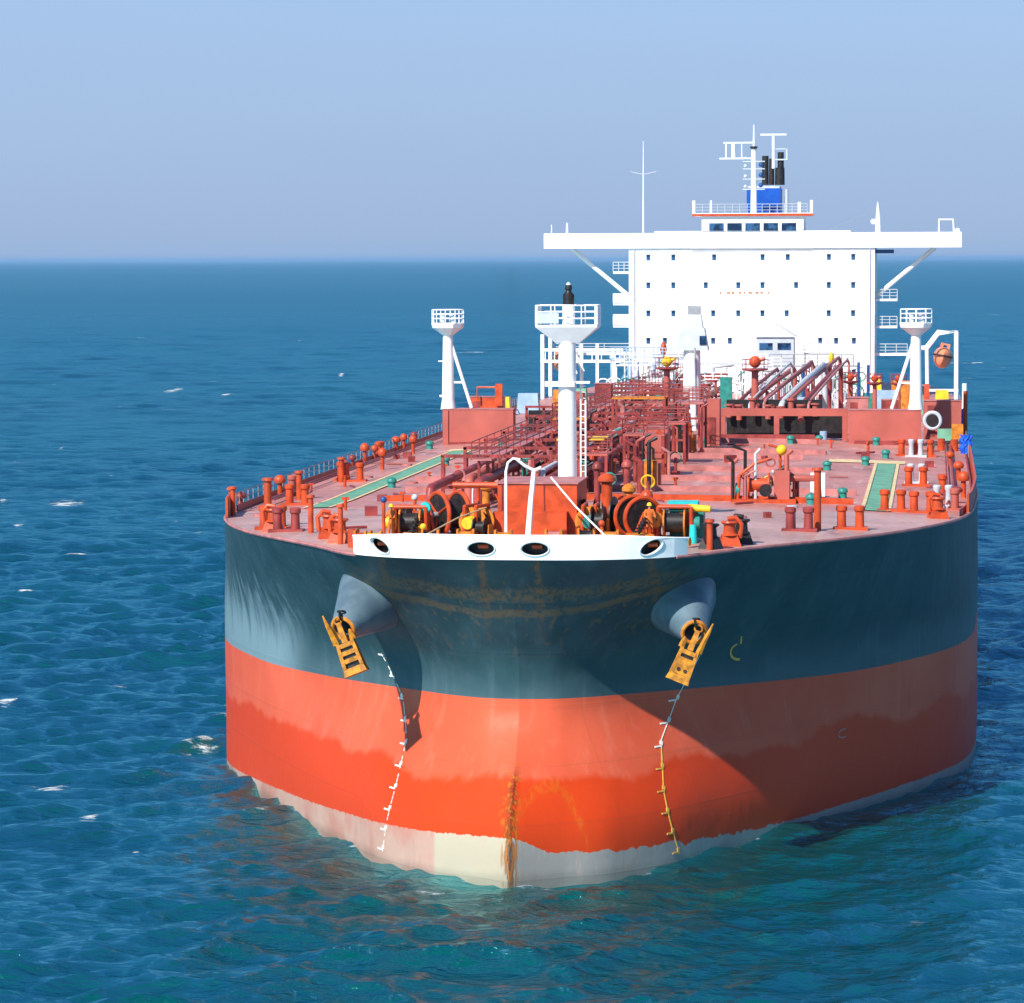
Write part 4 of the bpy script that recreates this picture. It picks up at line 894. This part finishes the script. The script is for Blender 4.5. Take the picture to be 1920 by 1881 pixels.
for k in range(96):
    u = random.choice([random.uniform(-12.5, 1), random.uniform(1, 13), random.uniform(-12.5, -5)]); v = random.uniform(165, 206); h = random.uniform(1.0, 4.4); mt = random.choice(['pole_white', 'palegrey', 'white', 'skyblue', 'steel', 'palegrey', 'teal'])
    if k % 3 == 0: MB().tube([(u, v, 14.6), (u, v, 14.6+h), (u+random.uniform(-2.2, 2.2), v+random.uniform(-2, 2), 14.9+h)], random.uniform(.06, .2), 8).build('service_pipe', mt, ship)
    elif k % 3 == 1: MB().box(u-random.uniform(.3, .9), u+random.uniform(.3, .9), v, v+1.2, 14.6, 14.6+h*.8).build('machinery_box', mt, ship)
    else: MB().ring((u, v, 15.2+h*.5), (random.uniform(-.3, .3), 1, .2), random.uniform(.4, 1.0), .07, 20, 5).cyl(u, v, 14.6, 15.2+h*.5, .06).build('hose_hoop', mt, ship)
for k in range(9): MB().cyl(6+k*.9, 176+k % 3, 14.6, 18.2+(k*37 % 10)*.1, .16, .14).build('vent_riser', 'navy' if k % 3 else 'palegrey', ship)
for (u0, u1, v, z1, mt) in ((-20.6, -18.4, 172, 16.2, 'skyblue'), (-17.6, -16.4, 176, 16.4, 'rustorange'), (-15.4, -13.9, 174, 16.6, 'green'), (-13.2, -12.3, 178, 16.5, 'rustorange'), (-21.8, -20.7, 168, 16.0, 'yellow'), (14.0, 16.2, 160, 17.0, 'skyblue'), (13.7, 14.7, 172, 17.6, 'yellow'), (15.4, 17.3, 174, 17.4, 'rustorange'), (17.7, 18.6, 170, 16.9, 'green'), (19.6, 21.0, 150, 17.4, 'yellow'), (18.6, 19.3, 151, 17.9, 'orange')):
    o = MB().frustum((u0, u1, v, v+1.6), (u0+.15, u1-.15, v+.2, v+1.4), 14.2, z1).build('covered_equipment', mt, ship)

# open lattice platforms and thin risers ahead of the accommodation
rp = random.Random(5)
for k in range(12):
    u0 = rp.uniform(-12.5, -1) if k % 2 else rp.uniform(0, 10); wd = rp.uniform(1.8, 3.6); v = rp.uniform(172, 204); z = rp.uniform(16.8, 19.6); mt = rp.choice(['palegrey', 'pole_white', 'steel', 'skyblue'])
    o = MB().box(u0, u0+wd, v, v+1.6, z-.1, z).build('service_platform', mt, ship); railing('platform_railing', [(u, v, z) for u in np.linspace(u0, u0+wd, 5)], 1.0, mt, o, .045)
    for uu2 in (u0+.1, u0+wd-.1): MB().tube([(uu2, v+.2, 14.5), (uu2, v+.2, z-.1)], .07, 6).build('platform_leg', mt, o)
    MB().tube([(u0+.1, v+.15, 15), (u0+wd-.1, v+.15, z-.2)], .04, 5).build('platform_tie', mt, o)
for k in range(26):
    u = rp.uniform(-12, 12); v = rp.uniform(168, 203); h = rp.uniform(2, 5.2)
    MB().tube([(u, v, 14.5), (u, v, 14.5+h), (u+rp.uniform(-1.2, 1.2), v, 14.5+h)], rp.uniform(.04, .09), 6).build('thin_riser', rp.choice(['red', 'palegrey', 'darkred', 'steel', 'navy', 'pole_white']), ship)
# ------------------------------------------------------------------ accommodation block
V0 = 212.
ss = empty('superstructure', (0, 0, 0), ship); ss['label'] = 'white accommodation block with wide bridge wings'
MB().box(-13.2, 13.2, V0, V0+15, 14.0, 30.3).build('house_wall', 'white', ss)
b = MB().box(-22.4, 22.4, V0-.25, V0+5.0, 30.31, 31.95).build('bridge_wing', 'white', ss)
MB().box(-10.4, 10.6, V0-.3, V0+6, 31.951, 32.15).build('bridge_parapet', 'white', ss)
MB().box(-6.5, 6.6, V0-.29, V0-.252, 30.22, 30.28).box(-4.3, 4.6, V0-.035, V0-.002, 23.98, 24.03).box(-4.3, 4.6, V0-.03, V0-.002, 25.58, 25.61).build('plate_seam', 'seam', ss)
for z_ in (18.6, 21.9, 24.8, 27.8): MB().box(-13.19, 13.19, V0-.02, V0-.002, z_-.018, z_+.018).build('deck_seam', 'palegrey', ss)
for x_ in (-6.7, 6.2): MB().box(x_-.012, x_+.012, V0-.024, V0-.003, 14.5, 30.2).build('plate_seam', 'palegrey', ss)
MB().tube([(12.7, V0-.12, 15), (12.7, V0-.12, 30.2)], .05, 6).build('drain_pipe', 'palegrey', ss); MB().tube([(-12.6, V0-.12, 15), (-12.6, V0-.12, 30.2)], .05, 6).build('drain_pipe', 'palegrey', ss)
b = MB()
for k in range(9): x0 = -3.4+k*.62+(k*13 % 5)*.05; b.box(x0, x0+.16+(k*7 % 4)*.07, V0-.04, V0-.002, 25.42, 25.56)
b.build('stencil_marks', 'rustorange', ss)
win = MB().box(-.20, .20, -.05, -.002, -.30, .30).build('window', 'glass', ss); MB().box(-.27, .27, -.09, -.003, .305, .35).build('window_hood', 'palegrey', win)
first = True
WX = {29.33: (-11.1, -8.4, -4.0, 1.2, 3.9, 8.3, 10.9), 26.33: (-11.1, -8.4, -4.9, -1.4, 1.2, 4.8, 8.3, 10.9), 23.31: (-11.1, -8.4, -4.1, -1.4, 1.2, 3.8, 8.3, 10.9), 20.36: (-11.1, -9.3, -4.1, -2.3, 7.4, 9.1, 11.0), 16.98: (11.0,)}
for z, us in WX.items():
    for u in us:
        if first: win.location = (u, V0, z); first = False
        else: part_copy(win, (u, V0, z), 0, ss)
wh = MB().box(-5.3, 5.6, 211.6, 218, 32.16, 33.75).build('wheelhouse', 'white', ss)
for k in range(5):
    u = -4.5+k*1.94; MB().box(u, u+1.55, 211.55, 211.598, 32.18, 32.98).build('bridge_window', 'glass', ss)
MB().box(-6.3, 6.6, 211.3, 218.5, 33.76, 34.05).build('monkey_island_deck', 'white', ss)
MB().box(-6.3, 6.6, 211.24, 211.298, 33.72, 33.98).build('roof_edge_stripe', 'orange', ss)
for x0, x1, z1 in ((-6.3, -6.0, 35.4), (6.3, 6.6, 35.4), (5.0, 5.3, 35.2), (-4.4, -4.2, 35.4)): MB().box(x0, x1, 211.35, 211.6, 34.05, z1).build('corner_pillar', 'white', ss)
railing('monkey_island_railing', [(u, 211.4, 34.05) for u in np.arange(-6, 6.4, .8)], .95, 'palegrey', ss, .035)
# braces under the wings, side balconies
for s in (-1, 1):
    MB().tube([(s*19.6, V0+2, 30.3), (s*13.2, V0+2, 25.0)], .24, 8).build('wing_brace', 'white', ss)
for (u0, u1, z) in ((-15.0, -13.21, 27.7), (-15.0, -13.21, 24.3), (-15.0, -13.21, 21.9), (13.21, 15.6, 24.7), (13.21, 15.6, 21.8), (13.21, 16.7, 18.85), (-21.5, -13.21, 18.9)):
    o = MB().box(u0, u1, V0+1, V0+5, z-.12, z+.12).build('balcony', 'white', ss); railing('balcony_railing', [(u, V0+1.05, z+.12) for u in np.linspace(u0, u1, 4)], 1.0, 'palegrey', o, .05)
[MB().box(-15.0, -13.21, V0+.9, V0+.98, a, c).build('balcony_screen', 'white', ss) for a, c in ((24.42, 25.4), (22.02, 23.2))]
MB().box(13.21, 15.2, V0+2, V0+4, 29.7, 30.1).build('wing_bracket', 'navy', ss)
o = MB().cyl(-11.8, V0+2, 31.9, 41.9, .10, .03, 8).tube([(-13.2, V0+2, 38.6), (-11.8, V0+2, 38.3), (-10.4, V0+2, 38.6)], .02, 4).build('whip_aerial', 'pole_white', ss)
MB().tube([(13.5, V0+2, 31.95), (13.5, V0+2, 33.6), (13.45, V0+2, 35.2)], [.32, .26, .05], 10).ball((13.0, V0+2, 33.1), .30).build('wing_mast', 'pole_white', ss)
MB().tube([(7.8, V0+2, 32.0), (13.3, V0+2, 34.4)], .02, 4).build('wing_stay', 'steel', ss)
MB().tube([(20.0, V0+2, 31.95), (20.0, V0+2, 33.3), (21.5, V0+2, 33.3), (21.6, V0+2, 31.95)], .10, 8).ball((22.0, V0+2, 32.1), .28).build('wing_frame', 'pole_white', ss)
MB().cyl(-20.1, V0+2, 31.95, 33.1, .14, .10).build('wing_light_post', 'pole_white', ss); MB().cyl(-21.8, V0+2, 31.95, 32.9, .05).build('wing_light_post', 'pole_white', ss)
# signal mast and funnel
mm = empty('signal_mast', (0, 215, 0), ship)
MB().cyl(.1, 0, 34.05, 41.0, .35, .26, 14).cyl(.1, 0, 41.0, 43.6, .13, .06, 8).build('mast_pole', 'pole_white', mm)
MB().box(-3.6, -.2, -.3, .3, 39.9, 40.05).box(-3.2, .2, -.15, .15, 41.6, 41.75).tube([(-2.9, 0, 40), (-2.9, 0, 41.6)], .08).tube([(-2.1, 0, 40), (-2.1, 0, 41.6)], .22).tube([(-1.2, 0, 40), (-1.2, 0, 41.6)], .06).build('radar_yard', 'pole_white', mm)
MB().lathe((.1, -.1, 41.0), [(0, .30), (.12, .42), (.25, .42), (.3, .02)], 14).build('mast_lamp', 'black', mm)
MB().cyl(2.2, .4, 38.9, 42.5, .17).box(.8, 3.6, .2, .5, 42.45, 42.62).build('radar_scanner', 'pole_white', mm)
b = MB()
for z in (36.6, 37.7, 38.8, 39.6): b.box(-1.1, 1.3, -.2, .2, z, z+.10).ball((-.8, 0, z+.35), .2)
b.build('lamp_yard', 'palegrey', mm)
b = MB()
for z in (36.9, 38.0, 39.1): b.ball((.85, .1, z+.2), .26)
b.build('signal_lamp', 'navy', mm)
fu = empty('funnel', (0, 0, 0), ship); fu['label'] = 'bright blue funnel behind the signal mast'
MB().box(-1.05, 2.65, 222, 227, 32.2, 36.9).build('casing', 'blue', fu)
MB().box(-.95, 2.55, 222.1, 226.9, 36.901, 37.15).build('casing_top', 'palegrey', fu)
for (u, h, r) in ((.9, 40.5, .38), (1.6, 40.2, .30), (2.6, 40.9, .36), (2.5, 39.2, .55)): MB().cyl(u, 224, 37.3, h, r, r*.95).build('exhaust_pipe', 'black', fu)
MB().box(1.9, 3.4, 223.5, 224.5, 40.0, 40.15).box(3.2, 3.35, 223.5, 223.7, 40.15, 41.3).box(1.9, 3.4, 223.5, 223.6, 41.2, 41.3).build('exhaust_platform', 'palegrey', fu)
MB().cyl(3.3, 223, 32.2, 36.8, .20).build('funnel_pipe', 'palegrey', fu)

# ------------------------------------------------------------------ davits and lifeboats
def davit(s, label):
    root = empty('lifeboat_davit', (0, 0, 0), ship); root['label'] = label
    if s > 0:
        for v in (205, 212.5):
            MB().tube([(18.9, v, 14.3), (18.8, v, 19.8)], .20, 8).tube([(18.8, v, 19.7), (20.0, v, 21.3), (21.9, v, 21.4), (21.9, v, 14.3)], .24, 8).tube([(17.0, v, 19.6), (18.8, v, 19.7)], .15, 6).build('davit_arm', 'pole_white', root)
        MB().box(18.6, 22.1, 204.8, 205.2, 15.2, 15.45).build('davit_sill', 'pole_white', root)
    else:
        for v in (205, 212.5):
            MB().tube([(-21.8, v, 14.3), (-21.8, v, 21.2)], .22, 8).tube([(-20.2, v, 21.2), (-18.2, v, 17.0)], .2, 8).tube([(-18.4, v, 14.3), (-18.4, v, 20.0)], .2, 8).build('davit_arm', 'pole_white', root)
        MB().box(-22, -13.2, 204.8, 205.2, 19.4, 19.7).box(-22.0, -13.3, 204.8, 205.2, 18.2, 18.5).box(-16.1, -15.8, 204.8, 205.2, 14.3, 20.2).box(-14.4, -14.0, 204.8, 205.2, 14.3, 19.4).build('davit_frame', 'pole_white', root)
        b = MB()
        for u in np.arange(-21.5, -13.5, 1.0): b.box(u-.04, u+.04, 204.9, 205.0, 18.5, 19.4)
        b.box(-20.0, -18.6, 206, 207, 14.3, 16.2).build('davit_gallery', 'white', root)
davit(1, 'white davit frame at the stern right'); davit(-1, 'white davit frame at the stern left')
def lifeboat(u, v, z, label, tilt):
    root = empty('lifeboat'); root.matrix_world = SHIP @ Matrix.Translation((u, v, z)) @ Matrix.Rotation(tilt, 4, 'Y')
    P = []; F = []; K, N = 14, 18
    for k in range(K+1):
        t = k/K*2-1; sc_ = math.sqrt(max(.0, 1-abs(t)**3.0))*.98+.02
        for i in range(N):
            a = 2*math.pi*i/N; x = math.sin(a); zz = math.cos(a); zz = zz*(.95 if zz > 0 else 1.25)
            P.append((x*1.0*sc_, t*3.6, zz*1.05*(.45+.55*sc_)))
    for k in range(K):
        for i in range(N): F.append((k*N+i, k*N+(i+1) % N, (k+1)*N+(i+1) % N, (k+1)*N+i))
    F += [tuple(range(N))[::-1], tuple(K*N+i for i in range(N))]
    MB().add(P, F, True).build('boat_hull', 'boat', root)
    MB().box(-.5, .5, -1.2, 1.0, .75, 1.35).build('conning_hood', 'boat', root)
    MB().tube([(1.0, -3.0, .1), (1.06, 0, .1), (1.0, 3.0, .1)], .07).tube([(-1.0, -3.0, .1), (-1.06, 0, .1), (-1.0, 3.0, .1)], .07).tube([(-.9, -3.2, .1), (0, -3.66, .15), (.9, -3.2, .1)], .09).build('fender_strip', 'black', root)
    MB().box(-.2, .2, -1.24, -1.201, .9, 1.2).build('hood_window', 'glass', root)
    tag(root, label, 'lifeboat', 'lifeboats at the stern')
lifeboat(20.5, 209, 18.8, 'faded orange lifeboat hanging in the davit on the right of the white block', R(12))
lifeboat(-20.1, 209, 18.4, 'faded orange lifeboat in the davit on the left of the white block', R(-6))

# ------------------------------------------------------------------ sea
WAVES = []
rw = np.random.default_rng(11)
for lam in np.geomspace(.8, 40, 96):
    ang = math.pi/2+R(14)+rw.normal(0, .55); k = 2*math.pi/lam
    st = .060 if lam < 6 else .038 if lam < 10 else .016 if lam < 18 else .010
    WAVES.append((k*math.cos(ang), k*math.sin(ang), st/k, rw.uniform(0, 2*math.pi), lam))
def sea(X, Y, sp):
    Z = np.zeros_like(X); DX = np.zeros_like(X); DY = np.zeros_like(X)
    gust = .75+.35*np.sin(X*.021+Y*.013+1.3)*np.sin(Y*.017-X*.009)+.25*np.sin(X*.06-Y*.035+.5)*np.sin(Y*.05+.7)
    for kx, ky, a, ph, lam in WAVES:
        f = np.clip((lam/sp-2.2)/2.5, 0, 1)*(gust if lam < 12 else 1); p = kx*X+ky*Y+ph; k = math.hypot(kx, ky)
        s_ = np.sin(p); Z += a*f*s_; c_ = np.cos(p)*a*f*.8; DX -= c_*kx/k*-1; DY -= c_*ky/k*-1
    return Z, DX, DY
th = np.concatenate([np.linspace(-180, -60, 14), np.linspace(-55, -20, 20), np.linspace(-19, -10.5, 50), np.linspace(-10.4, 10.4, 640), np.linspace(10.6, 19, 50), np.linspace(20, 55, 20), np.linspace(60, 180, 14)])
rr = [.5, 20, 40, 60, 75]; r_ = 85.
while r_ < 130: rr.append(r_); r_ += .30
while r_ < 1500: rr.append(r_); r_ *= 1.0021 if r_ < 400 else 1.0028
g_ = 1.0028
while r_ < 150000: rr.append(r_); g_ = min(g_*1.0006, 1.08); r_ *= g_
rr = np.array(rr); T, Rr = np.meshgrid(np.radians(th), rr)
X0 = Rr*np.sin(T); Y0 = Rr*np.cos(T)
sp = np.maximum(np.gradient(rr)[:, None]*np.ones_like(T)*.8, Rr*np.gradient(np.radians(th))[None, :])
Zw, DX, DY = sea(X0, Y0, sp)
X1 = X0+DX; Y1 = Y0+DY
# foam: breaking crests picked by place, and froth where the stem and shoulders cut the water
foam = np.zeros_like(X0)
cp, sp_ = math.cos(PSI), math.sin(PSI)
lu = (X1-ORG.x)*cp-(Y1-ORG.y)*sp_; lv = (X1-ORG.x)*sp_+(Y1-ORG.y)*cp
hw = np.interp(lv, fW(_qs), _qs*22.4)
nearh = np.exp(-np.clip(np.abs(lu)-hw, 0, 9)/.35)*(lv > -1.)*(lv < 230)*(np.abs(lu) > hw-1.2)
foam = np.maximum(foam, nearh*.58)
foam = np.maximum(foam, .75*np.exp(-((lu-.6)**2/6+(lv+1.1)**2/.5)))
def px(x, y):     # where a pixel of the photograph meets the sea
    d = fw*6440+rt2*(x-960)-up2*(y-940.5); t = -CAM_H/d.z; return d.x*t, d.y*t
for (x, y, wx, wy, a) in ((125, 943, 38, 9, 1.), (325, 732, 16, 6, .9), (425, 740, 12, 4, .8), (15, 1325, 26, 10, 1.), (225, 1283, 26, 7, .62), (375, 1392, 50, 7, .66), (370, 1000, 14, 5, .7), (100, 1480, 60, 14, .58), (160, 1435, 50, 7, .62), (165, 1535, 26, 7, .7), (255, 1588, 9, 4, .95), (638, 1636, 14, 3, .85), (820, 1668, 60, 3, .62), (1000, 1657, 60, 5, .8), (190, 568, 6, 2.5, .8), (290, 585, 12, 2.5, .6), (96, 720, 5, 3, .8), (113, 842, 8, 3, .7), (35, 985, 12, 3, .8), (330, 978, 7, 3, .7), (640, 703, 7, 2.5, .8), (1862, 590, 16, 2.5, .6), (1880, 690, 14, 3, .5), (1860, 870, 10, 4, .55), (1870, 1100, 30, 4, .5), (1900, 1300, 30, 5, .5), (1780, 1640, 22, 10, .5), (1720, 1720, 30, 12, .5), (240, 1110, 10, 4, .5), (60, 1180, 16, 4, .5), (5, 940, 10, 4, .7), (160, 599, 7, 2, .6), (5, 535, 8, 2, .7), (1500, 1640, 20, 5, .42), (1890, 1210, 25, 6, .5)):
    cx, cy = px(x, y); sx = abs(px(x+wx, y)[0]-cx); sy = abs(px(x, y-wy)[1]-px(x, y+wy)[1])/2
    foam = np.maximum(foam, min(1.15, a*1.32)*np.exp(-(((X1-cx)/sx)**2+((Y1-cy)/sy)**2)))
sd = np.maximum(np.sqrt(np.mean(Zw[:200]**2)), .05)
gate = np.clip((np.sin(X1*.083+Y1*.031+2)*np.sin(Y1*.061-X1*.02)+np.sin(X1*.21+1)*np.sin(Y1*.17+.4*X1*.1)-.55)/.5, 0, 1)
foam = np.maximum(foam, 1.05*np.clip((Zw/sd-1.35)/.7, 0, 1)*gate*(Rr < 1400)*np.clip((Rr-135)/40, 0, 1))
nr, ncx = X0.shape
co = np.empty((nr*ncx, 3), np.float32); co[:, 0] = X1.ravel(); co[:, 1] = Y1.ravel(); co[:, 2] = Zw.ravel()
idx = np.arange(nr*ncx).reshape(nr, ncx)
qa = np.stack([idx[:-1, :-1], idx[:-1, 1:], idx[1:, 1:], idx[1:, :-1]], -1).reshape(-1, 4)[:, ::-1]
me = D.meshes.new('sea'); me.vertices.add(len(co)); me.vertices.foreach_set('co', co.ravel())
me.loops.add(qa.size); me.loops.foreach_set('vertex_index', qa.ravel().astype(np.int32))
me.polygons.add(len(qa)); me.polygons.foreach_set('loop_start', np.arange(0, qa.size, 4, dtype=np.int32)); me.polygons.foreach_set('loop_total', np.full(len(qa), 4, np.int32))
me.polygons.foreach_set('use_smooth', np.ones(len(qa), bool)); me.update(calc_edges=True)
at = me.attributes.new('foam', 'FLOAT', 'POINT'); at.data.foreach_set('value', foam.ravel().astype(np.float32))
n = NT('sea_water'); t = n.t
an = t.nodes.new('ShaderNodeAttribute'); an.attribute_name = 'foam'; fo_ = an.outputs['Fac']
chop = n.noise(1.5, 5, stretch=(.55, 1.0, 1), rough=.6); swell = n.noise(.35, 4, stretch=(.45, 1, 1)); big = n.noise(.012, 3, stretch=(.5, 1, 1)); fz = n.noise(1.3, 6, stretch=(.5, 1.1, 1), rough=.7)
cd_ = t.nodes.new('ShaderNodeNewGeometry')
body = n.mix(n.step(big, .35, .65), (.000, .052, .056), (.000, .072, .074))
body = n.mix(n.step(n.noise(.09, 3, stretch=(.4, 1, 1)), .4, .7), body, (.000, .076, .072))
fm_ = n.step(n.math('ADD', fo_, n.math('MULTIPLY', n.math('SUBTRACT', fz, .5), 3.0)), .58, 1.25)
fm_ = n.math('MULTIPLY', fm_, n.step(fo_, .05, .3))
speck = n.math('MULTIPLY', n.step(n.noise(.30, 6, stretch=(.35, 1, 1), rough=.75), .722, .76), .7)
fm_ = n.math('MULTIPLY', n.math('MAXIMUM', fm_, speck), .9)
ln = t.nodes.new('ShaderNodeVectorMath'); ln.operation = 'LENGTH'; t.links.new(n.obj, ln.inputs[0])
lg10 = n.math('LOGARITHM', ln.outputs['Value'], 10)
far = n.step(lg10, 2.5, 3.7); far2 = n.step(lg10, 2.2, 2.9)
mid = n.math('MULTIPLY', n.noise(.16, 6, stretch=(.45, 1, 1), rough=.68), n.math('MULTIPLY', far2, 4.6)); big2 = n.math('MULTIPLY', n.noise(.04, 6, stretch=(.4, 1, 1), rough=.68), n.math('MULTIPLY', far, 18.0))
hh = n.math('ADD', n.math('ADD', n.math('MULTIPLY', chop, .55), n.math('MULTIPLY', swell, .9)), n.math('ADD', mid, big2))
bp = t.nodes.new('ShaderNodeBump'); bp.inputs['Strength'].default_value = 1.0; bp.inputs['Distance'].default_value = .55; n.set(bp.inputs['Height'], hh)
df = t.nodes.new('ShaderNodeBsdfDiffuse'); gl_ = t.nodes.new('ShaderNodeBsdfGlossy'); fr_n = t.nodes.new('ShaderNodeFresnel'); mx = t.nodes.new('ShaderNodeMixShader')
fr_n.inputs['IOR'].default_value = 1.333
for nd in (df, gl_, fr_n): t.links.new(bp.outputs[0], nd.inputs['Normal'])
n.set(df.inputs['Color'], n.mix(fm_, body, (.78, .82, .84))); gl_.inputs['Color'].default_value = (.31, .82, .98, 1)
n.set(gl_.inputs['Roughness'], n.math('ADD', .10, n.math('MULTIPLY', far, .25)))
n.set(mx.inputs[0], n.math('MULTIPLY', n.math('MINIMUM', n.math('MULTIPLY', fr_n.outputs[0], 1.0), .66), n.math('SUBTRACT', 1.0, fm_)))
t.links.new(df.outputs[0], mx.inputs[1]); t.links.new(gl_.outputs[0], mx.inputs[2]); t.links.new(mx.outputs[0], t.nodes['Material Output'].inputs['Surface'])
M['sea'] = n.m
me.materials.append(M['sea'])
so = D.objects.new('sea', me); sc.collection.objects.link(so); so['kind'] = 'structure'; so['label'] = 'choppy teal blue sea reaching the horizon'
# ------------------------------------------------------------------ haze over the sea
HZ = 160000
hz = MB().box(-HZ, HZ, -HZ, HZ, -9, 48).build('haze', 'white'); hz['kind'] = 'stuff'; hz['label'] = 'thin sea haze'
hm_ = D.materials.new('sea_haze'); hm_.use_nodes = True; t = hm_.node_tree; t.nodes.clear()
pv = t.nodes.new('ShaderNodeVolumePrincipled'); pv.inputs['Color'].default_value = (.42, .60, .84, 1); pv.inputs['Density'].default_value = 0.000034; pv.inputs['Anisotropy'].default_value = .2
ou = t.nodes.new('ShaderNodeOutputMaterial'); t.links.new(pv.outputs[0], ou.inputs['Volume'])
hz.data.materials.clear(); hz.data.materials.append(hm_)
